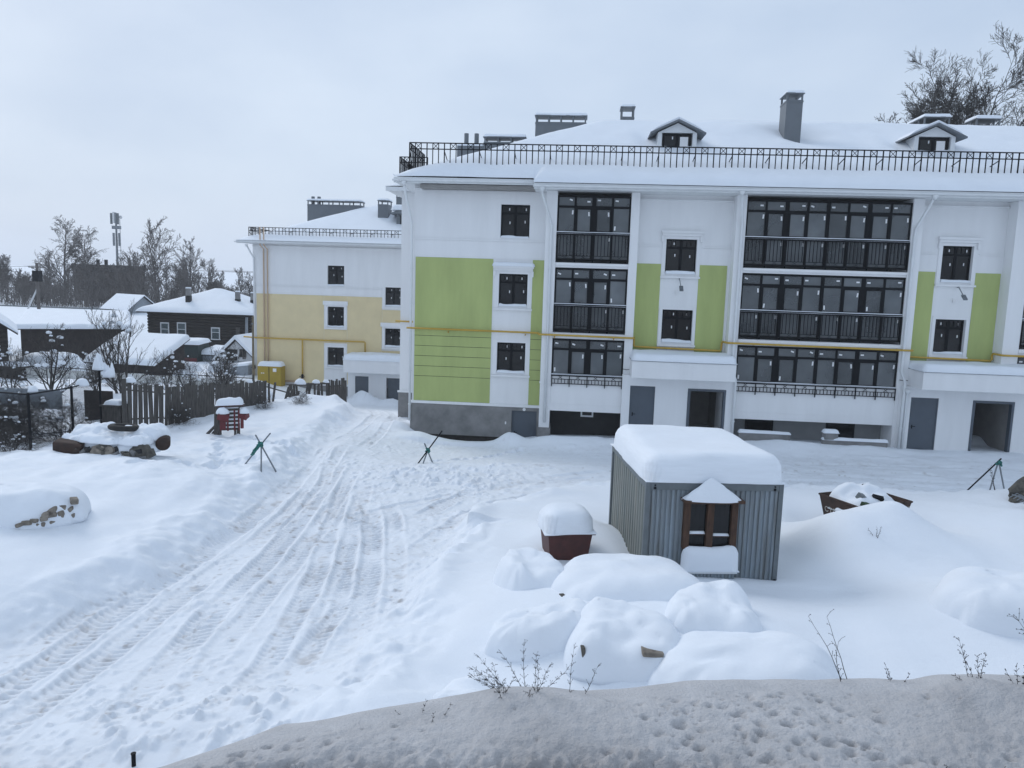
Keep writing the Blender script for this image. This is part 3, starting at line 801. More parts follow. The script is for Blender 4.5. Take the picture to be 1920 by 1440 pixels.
# green render panels
def panel(x0, x1, z0, z1, y): piece('green_panel', 'green_plaster', x0, x1, y - .018, y - .002, z0, z1, gb)
gro = [4.11, 3.66, 3.21, 2.76, 2.31]
for (x0, x1) in ((-7.12, -3.70), (-1.98, -1.49)):
    zs = [7.54] + gro + [1.205]
    for k in range(len(zs) - 1): panel(x0, x1, zs[k + 1] + (.009 if k < len(zs) - 2 else 0), zs[k] - (.009 if k else 0), YA)
    piece('groove_backing', 'near_black', x0, x1, YA - .0045, YA - .0015, 2.2, 4.2, gb)
for (a, b) in ((2.46, 3.49), (5.09, 6.26), (14.02, 14.72), (16.31, 17.31)): panel(a, b, 3.35, 7.53, YC)
# string courses, window surrounds, crowns
def trim(root, x0, x1, z0, z1, y, pr): piece('string_course', 'white_plaster', x0, x1, y - pr, y - .001, z0, z1, root)
S = gb
trim(S, -7.2, -1.46, 8.30, 8.36, YA, .05); trim(S, -7.2, -1.46, 7.545, 7.60, YA, .025)
for a, b in ((2.43, 3.42), (5.2, 6.36), (13.77, 14.68), (16.38, 17.33)): trim(S, a, b, 8.25, 8.30, YC, .06)
trim(S, 2.43, 6.36, 10.16, 10.22, YC, .10); trim(S, 13.77, 17.33, 10.16, 10.22, YC, .10); trim(S, -7.2, -1.46, 10.42, 10.47, YA, .12)
def surround(x0, x1, z0, z1, y, crown=True, snow=True, seed=0, wd=.2):
    mb = MB(); p = .035
    mb.box(x0 - wd, x0, y - p, y - .001, z0 - .12, z1 + .12); mb.box(x1, x1 + wd, y - p, y - .001, z0 - .12, z1 + .12)
    mb.box(x0, x1, y - p, y - .001, z1, z1 + .12)
    s = mb.build('window_surround', 'white_plaster', gb)
    sl = MB(); sl.box(x0 - wd - .03, x1 + wd + .03, y - .12, y - .001, z0 - .2, z0 - .125); sl.build('sill', 'white_plaster', s)
    if crown:
        c2 = MB(); c2.box(x0 - wd - .06, x1 + wd + .06, y - .16, y - .001, z1 + .24, z1 + .34); c2.box(x0 - wd - .02, x1 + wd + .02, y - .10, y - .001, z1 + .125, z1 + .238)
        for xx in (x0 - wd - .05, x1 + wd - .05): c2.box(xx, xx + .10, y - .13, y - .0015, z1 - .12, z1 + .12)
        c2.build('crown', 'white_plaster', s)
        if snow: snow_cap('crown_snow', x0 - wd - .09, x1 + wd + .09, y - .2, y + .0, z1 + .342, .16, .12, s, .05, seed, step=.2)
    return s
k = 0
for (a, b, c_, d) in WIN_A + WIN_C + WIN_C2:
    k += 1
    window(gb, a, b, c_, d, YA if a < 0 else YC, seed=k)
surround(-3.43, -2.18, 5.55, 6.92, YA, True, True, 1); surround(-3.43, -2.18, 2.62, 3.93, YA, False, seed=2)
for (a, b, c_, d) in (WIN_C[0], WIN_C2[0]): surround(a, b, c_, d, YC, True, False, 4, .16)
for (a, b, c_, d) in (WIN_C[1], WIN_C2[1]): surround(a, b, c_, d, YC, False, False, 5, .13)
lamp_arm(gb, 4.28, YC, 6.92); lamp_arm(gb, 15.65, YC, 6.92)
# balconies
ROWS = [(10.24, 8.74, 7.56), (7.24, 5.74, 4.60), (4.24, 2.72, None)]
def bay(x0, x1, units, seed):
    for (z0, z1) in ((7.25, 7.46), (4.25, 4.50)): MB().box(x0 + .002, x1 - .002, YB + .06, 34.39, z0, z1).box(x0 + .002, x1 - .002, YB - .03, YB + .06, z0 + .1, z1 - .02).build('balcony_slab', 'white_plaster', gb)
    pr = MB(); pr.box(x0 + .002, x1 - .002, YB + .03, YB + .2, 1.42, 2.62); pr.box(x0 + .002, x1 - .002, YB + .022, YB + .6, 1.12, 1.418)
    pr.box(x0 + .002, x1 - .002, YB + .602, 34.39, 1.2, 1.41)
    pr.build('parapet', 'white_plaster', gb)
    U = (x1 - x0) / units
    for q in range(units):
        for r_, (zt, zm, zb) in enumerate(ROWS):
            low = zb is not None
            glazing_unit(gb, x0 + U * q + .003, x0 + U * (q + 1) - .003, zt - .003, zm, zb if low else 2.63, YB + .09, seed * 10 + q * 3 + r_, low, tr=.42 if low else .40)
    for (z0, z1) in ((7.60, 8.66), (4.64, 5.66)): balcony_rail(gb, x0 + .02, x1 - .02, z0, z1, YB - .01)
    balcony_rail(gb, x0 + .02, x1 - .02, 2.30, 2.69, YB - .03, True)
bay(-.99, 2.07, 1, 1); bay(6.77, 13.33, 2, 2); bay(17.98, 21.4, 1, 3)
# basement recesses under the balconies
piece('recess_wall', 'near_black', -.98, 2.06, 33.9, 34.1, -.9, 1.19, gb)  # back and side sheets of the first recess are near black
piece('recess_wall', 'near_black', -.985, -.975, 32.9, 33.89, -.9, 1.11, gb); piece('recess_wall', 'near_black', 2.055, 2.065, 32.9, 33.89, -.9, 1.11, gb)
def hatch(x0, x1, z0, z1, y, m='concrete'):
    mb = MB(); t = .07
    mb.box(x0, x1, y - .06, y - .001, z1 - t, z1); mb.box(x0, x1, y - .06, y - .001, z0, z0 + t); mb.box(x0, x0 + t, y - .06, y - .001, z0 + t, z1 - t); mb.box(x1 - t, x1, y - .06, y - .001, z0 + t, z1 - t)
    h = mb.build('basement_window', m, gb)
    MB().box(x0 + t, x1 - t, y - .03, y - .002, z0 + t, z1 - t).build('pane', 'window_glass', h)
hatch(.36, .92, .72, 1.08, 33.9, 'white_metal')
piece('recess_wall', 'grey_plaster', 6.78, 13.32, 33.9, 34.1, -.9, 1.19, gb)
hatch(7.55, 8.75, .35, 1.05, 33.9, 'black_frame'); hatch(11.0, 12.2, .25, .95, 33.9, 'black_frame')
# low walls of the light wells
for (a, b, y, z, h) in ((7.0, 9.1, 32.35, .40, .22), (10.35, 12.95, 32.1, .22, .30)):
    lw = MB().box(a, b, y, y + .22, z - .9, z + h).build('light_well_wall', 'concrete', gb, bevel=.02)
    snow_cap('snow', a - .02, b + .02, y - .03, y + .25, z + h - .002, .10, .09, lw, .04, int(a), step=.25)
s_ = MB().obox((10.65, 32.2, .68), (.55, .3, .3), (0, 0, .2)).build('snowy_block', 'concrete', gb); snow_cap('snow', 10.33, 10.97, 32.0, 32.4, .82, .14, .12, s_, .03, 3)
# entrances
def entrance(x0, x1, d1, d2, seed):
    v = MB()
    wall_holes(v, x0, x1, .0, 2.83, YV, .26, [(d1[0], d1[1], -1, 2.38), (d2[0], d2[1], -1, 2.36)])
    v.box(x0, x1, YV + .262, YV + .9, 2.55, 2.82)
    v.build('entrance_wall', 'white_plaster', gb)
    door(gb, d1[0] + .003, d1[1] - .003, .1, 2.377, YV + .06, 'l', 'entrance_door')
    f = MB(); t = .10
    f.box(d2[0] + .003, d2[0] + t, YV - .02, YV + .2, .1, 2.357); f.box(d2[1] - t, d2[1] - .003, YV - .02, YV + .2, .1, 2.357); f.box(d2[0] + t, d2[1] - t, YV - .02, YV + .2, 2.26, 2.357)
    fr = f.build('open_doorway_frame', 'door_grey', gb)
    # passage behind the opening
    h = MB()
    h.box(d2[0] - .15, d2[0] - .05, YV + .27, YV + 4, 0, 2.54); h.box(d2[1] + .02, d2[1] + .12, YV + .27, YV + 4, 0, 2.54)
    h.box(d2[0] - .15, d2[1] + .12, YV + 4.01, YV + 4.1, 0, 2.54); h.box(d2[0] - .05, d2[1] + .02, YV + .3, YV + 4, .02, .1); h.box(d2[0] - .05, d2[1] + .02, YV + .95, YV + 4, 2.56, 2.65)
    h.build('entrance_passage', 'interior', gb)
    # the leaf stands open inside
    lf = MB().box(d2[0] + .11, d2[0] + .16, YV + .25, YV + 1.25, .12, 2.24).build('open_door_leaf', 'door_grey', gb)
    MB().box(d2[0] + .16, d2[0] + .21, YV + 1.0, YV + 1.12, 1.1, 1.14).build('handle', 'steel', lf)
    cx0, cx1 = (x0 + .28, x1 - .2)
    c_ = MB().box(cx0, cx1, 31.35, YC - .02, 2.84, 3.54).build('entrance_canopy', 'white_plaster', gb, bevel=.015)
    MB().box(cx0 - .02, cx1 + .02, 31.33, YC - .03, 3.543, 3.57).build('flashing', 'grey_sheet', c_)
    snow_cap('canopy_snow', cx0 - .03, cx1 + .03, 31.30, YC - .03, 3.572, .30, .22, c_, .06, seed, step=.25)
entrance(2.05, 6.70, (2.39, 3.44), (4.80, 6.38), 4)
entrance(13.47, 18.6, (13.86, 14.96), (16.30, 17.93), 6)
# gas pipe
g = MB()
zp = 4.43
for pts in ([(-8.9, 37.35, 4.5), (-8.0, 37.35, 4.48), (-7.35, 37.35, 4.46)], [(-7.45, YA - .16, zp), (-1.6, YA - .16, zp - .02), (-1.58, YB - .14, zp - .03), (2.44, YB - .14, zp - .05), (2.5, YC - .16, zp - .06), (2.5, YC - .16, 3.98), (6.2, YC - .16, 3.93), (6.22, YC - .16, zp - .1), (6.32, YB - .14, zp - .1), (13.8, YB - .14, zp - .14), (13.86, YC - .16, zp - .15), (13.86, YC - .16, 3.98), (17.25, YC - .16, 3.94), (17.25, YC - .16, zp - .18), (17.3, YB - .14, zp - .2), (24, YB - .14, zp - .24)]):
    # keep the corners crisp
    q = [Vector(pts[0])]
    for i in range(1, len(pts) - 1):
        p = Vector(pts[i]); a = (p - Vector(pts[i - 1])); b = (Vector(pts[i + 1]) - p)
        q += [p - a.normalized() * min(.06, a.length * .4), p + b.normalized() * min(.06, b.length * .4)]
    q.append(Vector(pts[-1])); g.path(q, .042, 10)
for x in (-5.6, -2.2, -.9, 1.6, 7.4, 10.2, 13.2): g.box(x - .02, x + .02, YB - .14 if x > -1.5 else YA - .16, (YB if x > -1.5 else YA) + .02, zp - .16, zp - .09)
g.build('gas_pipe', 'gas_yellow', gb, True)
# eaves
E_ = MB()
E_.box(-1.95, 33.6, 31.95, YA - .05, 10.40, 10.56); E_.box(-1.95, 33.6, 31.90, 31.948, 10.36, 10.60)
E_.box(-7.9, -1.955, 32.55, YA + .1, 10.61, 10.76); E_.box(-7.9, -1.955, 32.50, 32.548, 10.57, 10.80)
E_.box(-7.9, -7.21, YA + .102, 48, 10.61, 10.76); E_.box(-9.35, -7.905, 36.95, 38, 10.76, 10.88); E_.box(-9.35, -7.905, 36.90, 36.948, 10.72, 10.92); E_.box(-9.35, -8.71, 38.002, 46, 10.76, 10.88)
E_.box(-7.2, 33.6, 33.62, 48, 10.60, 10.74)
E_.build('eaves', 'white_metal', gb)
gutter(gb, -1.98, 33.6, 31.83, 10.50); gutter(gb, -7.93, -1.99, 32.43, 10.70)
def gb_d(X, Y):
    main = np.minimum(np.minimum(X + 7.95, Y - 32.5), np.minimum(48.1 - Y, 33.7 - X))
    fr = np.minimum(np.minimum(X + 1.98, Y - 31.86), np.minimum(48.1 - Y, 33.7 - X))
    wg = np.minimum(np.minimum(X + 9.4, Y - 36.88), np.minimum(46 - Y, -2 - X))
    return np.maximum(np.maximum(main, fr), wg)
def gb_z(X, Y):
    def smin(a, b, k=.5):
        h = np.clip(.5 + .5 * (b - a) / k, 0, 1); return b + (a - b) * h - k * h * (1 - h)
    f = 11.25 + .485 * (Y - 32.5); l = 11.22 + .455 * (X + 7.3); b = 11.25 + .485 * (47.5 - Y)
    m = smin(smin(f, l), b)
    w = smin(smin(11.35 + .45 * (X + 8.8), 11.35 + .485 * (Y - 37.5)), 11.35 + .485 * (45.4 - Y))
    z = np.where((X < -2) & (Y > 36.88) & (Y < 46), np.maximum(m, w), m)
    # scoops and drifts round what stands on the roof
    z = z - .35 * np.exp(-((X - 10.1) / 1.0) ** 2 - ((Y - 37.6) / .9) ** 2) + .2 * np.exp(-((X - 7.6) / 1.3) ** 2 - ((Y - 38.4) / .9) ** 2)
    for dx in (4.15, 15.2): z = z - .18 * np.exp(-((np.abs(X - dx) - 1.35) / .35) ** 2 - ((Y - 36.6) / 1.0) ** 2) - .30 * np.exp(-((X - dx) / .9) ** 2 - ((Y - 35.6) / .55) ** 2)
    return z
def gb_e(X, Y): return np.where(X > -1.98, 10.62, np.where(X < -7.95, 10.94, 10.82)) + 0 * Y
rxs = np.unique(np.round(np.concatenate([spans((-9.4, -8.4, .1), (-8.4, -7.0, .09), (-7.0, -2.2, .2), (-2.2, -1.0, .06), (-1.0, 20, .22), (20, 33.7, .8))]), 4))
rys = np.unique(np.round(spans((31.86, 33.4, .065), (33.4, 36.6, .2), (36.6, 38.2, .1), (38.2, 42, .2), (42, 48.1, .5)), 4))
hip_roof_snow(gb, None, rxs, rys, gb_z, gb_d, gb_e)
zf = lambda x, y: float(gb_z(np.array([x]), np.array([y]))[0])
roof_rail(gb, [(-7.35, 33.02), (24.0, 33.02)], zf, top=12.29)
roof_rail(gb, [(-7.35, 36.2), (-7.35, 33.02)], zf, top=12.29, brace=False)
roof_rail(gb, [(-8.75, 40.0), (-8.75, 37.2), (-7.4, 37.2)], zf, top=12.35, brace=False)
# chimneys and dormers
c1 = chimney(gb, 9.12, 9.85, 37.2, 38.3, 12.4, 15.2, .26, 1, .10)
chimney(gb, -2.6, .08, 42.0, 42.9, 11.8, 15.05, .30, 2, .12, posts=4)
c3 = chimney(gb, -5.3, -3.1, 41.8, 42.8, 11.0, 13.95, .22, 3, .14, posts=3)
c4 = MB().box(-6.75, -5.32, 41.9, 42.7, 11.0, 13.75).build('chimney', 'grey_sheet', gb)
snow_cap('hood_snow', -6.78, -5.3, 41.87, 42.73, 13.75, .14, .12, c4, .03, 4)
for x in (-6.3, -5.75): bar('vent_pipe', 'grey_sheet', (x, 42.2, 13.8), (x, 42.2, 14.42), .12, c4, 10)
chimney(gb, 2.0, 2.72, 44.5, 45.6, 13, 15.9, .5, 5, .12)
chimney(gb, 17.6, 18.9, 43.0, 45.2, 13, 15.45, .30, 6, .16); chimney(gb, 20.2, 21.4, 43.0, 44.2, 13, 15.4, .3, 7, .16)
def dormer(xc, seed, w=.88, y0=35.9):
    d = MB(); zt = 13.42; zb = 12.4
    d.box(xc - w + .02, xc - w + .2, y0, y0 + 2.4, zb, zt); d.box(xc + w - .2, xc + w - .02, y0, y0 + 2.4, zb, zt)
    d.prism([(xc - w + .02, zt), (xc + w - .02, zt), (xc, zt + .42)], 'y', y0 + .01, y0 + .15)
    d.box(xc - w + .2, xc + w - .2, y0 + .25, y0 + .35, zb, zt)
    dm = d.build('dormer', 'white_metal', gb)
    r = MB(); e = .34; t = .07
    for s in (-1, 1):
        pl = [(xc, zt + .46), (xc + s * (w + e), zt - .10), (xc + s * (w + e), zt - .10 + t), (xc, zt + .46 + t)]
        r.prism(pl if s > 0 else pl[::-1], 'y', y0 - .30, y0 + 2.9)
    r.build('dormer_roof', 'grey_sheet', dm)
    sn = MB()
    for s in (-1, 1):
        n = 6; pl = [(xc, zt + .475)] + [(xc + s * (w + e - .05), zt - .045)]
        top = [(xc + s * (w + e - .03) * (1 - q / n), zt - .025 + (.56 * q / n) + .13 * math.sqrt(max(0, 1 - (1 - min(1, q / n * 2.2)) ** 2))) for q in range(n + 1)]
        pl = [(xc, zt + .535)] + [(xc + s * (w + e - .03), zt - .022)] + top[1:]
        sn.prism(pl if s > 0 else pl[::-1], 'y', y0 - .22, y0 + 2.9)
    sn.build('dormer_snow', 'snow', dm, False, bevel=.03)
    wd = MB(); x0, x1, z0, z1 = xc - .64, xc + .64, 12.55, 13.40; y = y0 + .12
    for a, b in ((x0, x0 + .09), (xc - .07, xc + .07), (x1 - .09, x1)): wd.box(a, b, y, y + .08, z0, z1 - .08)
    wd.box(x0, x1, y, y + .08, z1 - .08, z1)
    wf = wd.build('dormer_window', 'black_frame', dm)
    piece('pane', 'window_glass', x0 + .09, xc - .07, y + .03, y + .04, z0, z1 - .08, wf)
    piece('pane', 'sticker', xc + .14, x1 - .14, y + .02, y + .03, z0, z1 - .14, wf); piece('pane', 'window_glass', xc + .07, x1 - .09, y + .035, y + .045, z0, z1 - .08, wf)
    piece('sticker', 'sticker', xc - .22, xc - .17, y + .02, y + .026, 13.15, 13.27, wf)
dormer(4.15, 1); dormer(15.22, 2)
# downpipes
downpipe(gb, [(-7.45, 32.45, 10.62), (-7.42, 32.6, 10.2), (-7.30, YA - .1, 9.0), (-7.28, YA - .1, 8.5), (-7.28, YA - .1, .28)])
downpipe(gb, [(-1.60, 31.85, 10.42), (-1.60, 32.0, 10.2), (-1.20, YB - .09, 9.0), (-1.2, YB - .09, 8.6), (-1.2, YB - .09, .6)])
downpipe(gb, [(6.35, 31.85, 10.42), (6.38, 32.0, 10.2), (6.60, YB - .09, 9.2), (6.6, YB - .09, 8.8), (6.6, YB - .09, 3.2), (6.72, YV - .10, 2.8), (6.72, YV - .1, .2)])
downpipe(gb, [(13.72, 31.85, 10.42), (13.7, 32.0, 10.2), (13.46, YB - .09, 9.2), (13.44, YB - .09, 8.8), (13.44, YB - .09, 3.4), (13.52, YV - .10, 3.0), (13.5, YV - .1, .15)])
downpipe(gb, [(13.62, YV - .2, 2.7), (13.64, YV - .1, 2.5), (13.64, YV - .09, 2.3), (13.64, YV - .09, .2)], .045)
for (x, s) in ((2.2, 1), (13.6, 1)):
    MB().path([(x - .18, YB - .02, 3.05), (x, YB - .06, 3.03), (x + .22, YB - .02, 3.05)], .012, 6).build('cable', 'black_metal', gb)
settle(gb, (5, YB, 0))
# ---------------------------------------------------------------- the yellow apartment building behind
YY = 55.5
yb = empty('apartment_building', 'cream yellow and white apartment building standing behind the green one', 'building')
W = MB()
WY = [(-18.35, -17.1, 5.97, 7.4), (-18.35, -17.1, 2.95, 4.4), (-18.35, -17.1, .02, 1.4), (-14.02, -12.8, 4.6, 5.95), (-14.02, -12.8, 1.62, 2.95)]
wall_holes(W, -24.0, -6, -1.5, 8.86, YY, .34, WY)
W.box(-24.0, -23.66, YY + .342, 69, -2.6, 8.86); W.box(-23.65, -6, 68.7, 69, -2.6, 8.86); W.box(-6.3, -6, YY + .342, 68.7, -2.6, 8.86)
W.build('wall', 'white_plaster', yb)
rm = MB()
for z in (-1.3, 1.8, 4.8): rm.box(-23.6, -6.4, YY + .36, 68.6, z - .2, z)
rm.box(-23.6, -6.4, 60, 60.1, -1.2, 8.6)
rm.build('inner_floor', 'interior', yb)
MB().box(-24.06, -6, YY - .06, YY + .3, -3.2, -1.503).build('concrete_base', 'concrete', yb)
def ypanel(x0, x1, z0, z1): piece('yellow_panel', 'yellow_plaster', x0, x1, YY - .02, YY - .002, z0, z1, yb)
ypanel(-23.75, -18.62, -1.35, 5.2); ypanel(-16.85, -14.25, -1.35, 5.2); ypanel(-18.60, -16.87, 4.72, 5.2); ypanel(-18.60, -16.87, 1.72, 2.72)
ypanel(-14.23, -12.6, 3.25, 4.3); ypanel(-12.58, -7, -1.35, 5.2); ypanel(-14.23, -12.6, .3, 1.3)
S = yb; trim(S, -24, -14.3, 5.82, 5.87, YY, .06); trim(S, -24, -6, 8.66, 8.72, YY, .1); trim(S, -24.0, -14.3, 5.21, 5.30, YY, .03)
def ysur(x0, x1, z0, z1, crown):
    mb = MB(); mb.box(x0 - .2, x0, YY - .04, YY - .001, z0 - .1, z1 + .12); mb.box(x1, x1 + .2, YY - .04, YY - .001, z0 - .1, z1 + .12); mb.box(x0, x1, YY - .04, YY - .001, z1, z1 + .12)
    mb.box(x0 - .22, x1 + .22, YY - .12, YY - .001, z0 - .2, z0 - .103)
    if crown: mb.box(x0 - .3, x1 + .3, YY - .16, YY - .001, z1 + .123, z1 + .42)
    mb.build('window_surround', 'white_plaster', yb)
for i, (a, b, c_, d) in enumerate(WY):
    window(yb, a, b, c_, d, YY, seed=50 + i)
    if i: ysur(a, b, c_, d, i in (1, 4))
piece('white_panel', 'white_plaster', -18.55, -16.9, YY - .03, YY - .003, -1.45, -.19, yb)
# entrance with canopy
v = MB(); wall_holes(v, -16.5, -10.5, -3.0, -.2, YY - 1.0, .26, [(-15.95, -14.95, -4, -.55), (-13.65, -12.2, -4, -.6)]); v.box(-16.5, -16.24, YY - .738, YY - .03, -3, -.2)
v.build('entrance_wall', 'white_plaster', yb)
door(yb, -15.947, -14.953, -2.7, -.553, YY - .94, 'l', 'entrance_door')
piece('dark_passage', 'interior', -14.3, -11.8, YY + 1.0, YY + 1.2, -3, -.2, yb)
MB().box(-13.6, -12.3, YY - .7, YY - .62, -3, -.62).build('open_door_leaf', 'door_grey', yb)
c_ = MB().box(-16.55, -10.4, YY - 2.0, YY - .03, -.197, .72).build('entrance_canopy', 'white_plaster', yb, bevel=.02)
snow_cap('canopy_snow', -16.6, -10.4, YY - 2.05, YY - .04, .722, .42, .3, c_, .08, 71, step=.3)
# pipes
g = MB(); z = 1.92
g.path([(-24.7, YY - .18, z + .04), (-23.8, YY - .18, z), (-15.52, YY - .18, z - .02), (-15.45, YY - .18, z - .08), (-15.45, YY - .18, 1.1)], .055, 10)
g.path([(-20.2, YY - .18, z), (-20.2, YY - .18, -.8)], .055, 10)
g.build('gas_pipe', 'gas_yellow', yb, True)
g = MB(); g.path([(-20.2, YY - .2, -.85), (-20.2, YY - .2, -1.15), (-20.3, YY - .2, -1.25), (-22.0, YY - .2, -1.25)], .07, 10)
for x in (-23.12, -22.84): g.path([(x, YY - .75, 10.0), (x, YY - .75, 8.7), (x, YY - .14, 8.45), (x, YY - .14, -1.2)], .05, 8)
g.path([(-23.9, YY - .25, -.3), (-23.9, YY - .25, -1.9)], .06, 8)
g.build('riser_pipe', 'pink_pipe', yb, True)
for p in ((-20.2, YY - .2, -.85), (-23.9, YY - .25, -.3)):
    m = MB(); m.path([(p[0], p[1], p[2] + .18), (p[0], p[1], p[2] + .08), (p[0], p[1], p[2]), (p[0], p[1], p[2] - .08), (p[0], p[1], p[2] - .18)], [.05, .11, .07, .11, .05], 10); m.box(p[0] - .2, p[0] + .2, p[1] - .12, p[1] - .09, p[2] - .02, p[2] + .02)
    m.build('valve', 'black_metal', yb)
downpipe(yb, [(-24.15, YY - .75, 8.72), (-24.1, YY - .6, 8.5), (-23.9, YY - .1, 7.8), (-23.88, YY - .1, 7.4), (-23.88, YY - .1, -1.6)], .06)
E_ = MB(); E_.box(-24.9, -5.5, YY - .75, 69.6, 8.87, 9.0); E_.box(-24.9, -5.5, YY - .80, YY - .752, 8.82, 9.04)
E_.build('eaves', 'white_metal', yb)
gutter(yb, -25.0, -5.5, YY - .88, 8.95, 1.0)
def yb_d(X, Y): return np.minimum(np.minimum(X + 25.05, Y - (YY - .85)), np.minimum(69.7 - Y, -5.4 - X))
def yb_z(X, Y):
    def smin(a, b, k=.5):
        h = np.clip(.5 + .5 * (b - a) / k, 0, 1); return b + (a - b) * h - k * h * (1 - h)
    return smin(smin(9.5 + .46 * (Y - YY), 9.5 + .42 * (X + 24.2)), 9.5 + .46 * (68.9 - Y))
def yb_e(X, Y): return 9.05 + 0 * X
xs = np.unique(np.round(spans((-25.05, -23.9, .1), (-23.9, -6.5, .35), (-6.5, -5.4, .15)), 4)); ys = np.unique(np.round(spans((YY - .85, YY + .6, .09), (YY + .6, 62.5, .3), (62.5, 69.7, .6)), 4))
hip_roof_snow(yb, None, xs, ys, yb_z, yb_d, yb_e)
zf = lambda x, y: float(yb_z(np.array([x]), np.array([y]))[0])
roof_rail(yb, [(-24.3, YY + .05), (-6, YY + .05)], zf, pieces=False, top=10.03, pitch=.25)
roof_rail(yb, [(-24.3, 60), (-24.3, YY + .05)], zf, pieces=False, top=10.03, brace=False)
chimney(yb, -22.0, -17.6, 61.5, 62.6, 9.6, 12.35, .26, 11, .12, posts=5)
for x in (-21.7, -21.2): bar('vent_pipe', 'grey_sheet', (x, 62.0, 12.3), (x, 62.0, 13.0), .14, yb, 10)
chimney(yb, -15.6, -14.8, 59.2, 60.4, 10, 12.25, .26, 12, .12); chimney(yb, -15.2, -13.8, 63.5, 65.5, 10, 13.3, .3, 13, .12)
d = MB(); d.box(-13.9, -12.2, 58.2, 60.5, 10, 11.45); d.prism([(-14.4, 11.45), (-11.7, 11.45), (-13.05, 12.0)], 'y', 57.9, 60.8)
dm = d.build('dormer', 'grey_sheet', yb); piece('pane', 'window_glass', -13.6, -12.5, 58.15, 58.19, 10.5, 11.35, dm)
snow_cap('dormer_snow', -14.3, -11.8, 57.9, 60.8, 11.75, .4, .3, dm, .05, 14)
settle(yb, (-15, YY, -2.3))
# yellow gas cabinet
cab = empty('gas_cabinet', 'yellow metal gas cabinet with snow on top by the cream wall', 'cabinet', (-22.3, 54.6, -1.9))
MB().box(-.88, .88, -.45, .45, .35, 1.85).build('body', mat('cabinet_yellow', (.36, .25, .02), .5, var=.06, scale=3), cab, bevel=.02)
MB().box(-.02, .02, -.468, -.452, .4, 1.8).build('door_seam', 'black_metal', cab)
MB().box(.3, .56, -.468, -.452, 1.45, 1.7).build('notice_plate', 'sticker', cab)
MB().box(-.6, -.5, -.468, -.452, 1.3, 1.36).box(-.45, -.36, -.468, -.452, 1.3, 1.36).build('marking', 'sticker', cab)
for s in (-1, 1): MB().box(s * .7 - .05, s * .7 + .05, -.3, .3, -.3, .348).build('leg', 'black_metal', cab)
snow_cap('snow', -.9, .9, -.47, .47, 1.852, .32, .25, cab, .06, 15)
# ---------------------------------------------------------------- things in the yard
mat('ribbed_sheet', (0.155, 0.165, 0.165), 0.5, scale=1.6, stretch=(5, 5, .35), metal=.1, color2=(0.27, 0.325, 0.37), detail=6)
mat('stained_sheet', (0.13, 0.155, 0.15), 0.6, scale=2.0, stretch=(3, 3, .35), color2=(0.25, 0.25, 0.22))
mat('cabin_frame', (0.13, 0.15, 0.16), 0.55, var=0.12, scale=4)
mat('brown_wood', (0.065, 0.032, 0.018), 0.8, var=0.35, scale=7, stretch=(3, 3, .6), bump=.3, bscale=40)
mat('old_wood', (0.04, 0.036, 0.033), 0.9, scale=5, stretch=(4, 4, .5), color2=(0.10, 0.092, 0.084), bump=.4, bscale=30)
mat('red_brown', (0.06, 0.014, 0.011), 0.6, var=0.25, scale=5)
mat('rusty', (0.030, 0.019, 0.015), 0.85, scale=5, color2=(0.06, 0.032, 0.022), bump=.3, bscale=30)
mat('red_paint', (0.13, 0.014, 0.018), 0.55, var=0.2, scale=9)
mat('dry_stem', (0.028, 0.024, 0.022), 0.9)
mat('masonry', (0.14, 0.12, 0.10), 0.95, scale=6, color2=(0.30, 0.265, 0.22), bump=.7, bscale=25)
mat('dark_rock', (0.05, 0.047, 0.042), 0.95, scale=6, color2=(0.13, 0.12, 0.10), bump=.9, bscale=18)
mat('green_cloth', (0.03, 0.16, 0.14), 0.9, var=.3, scale=15)
mat('rubber', (0.02, 0.019, 0.018), 0.85, var=.3, scale=10)
mat('pale_paint', (0.42, 0.40, 0.36), 0.8, var=.2, scale=12)

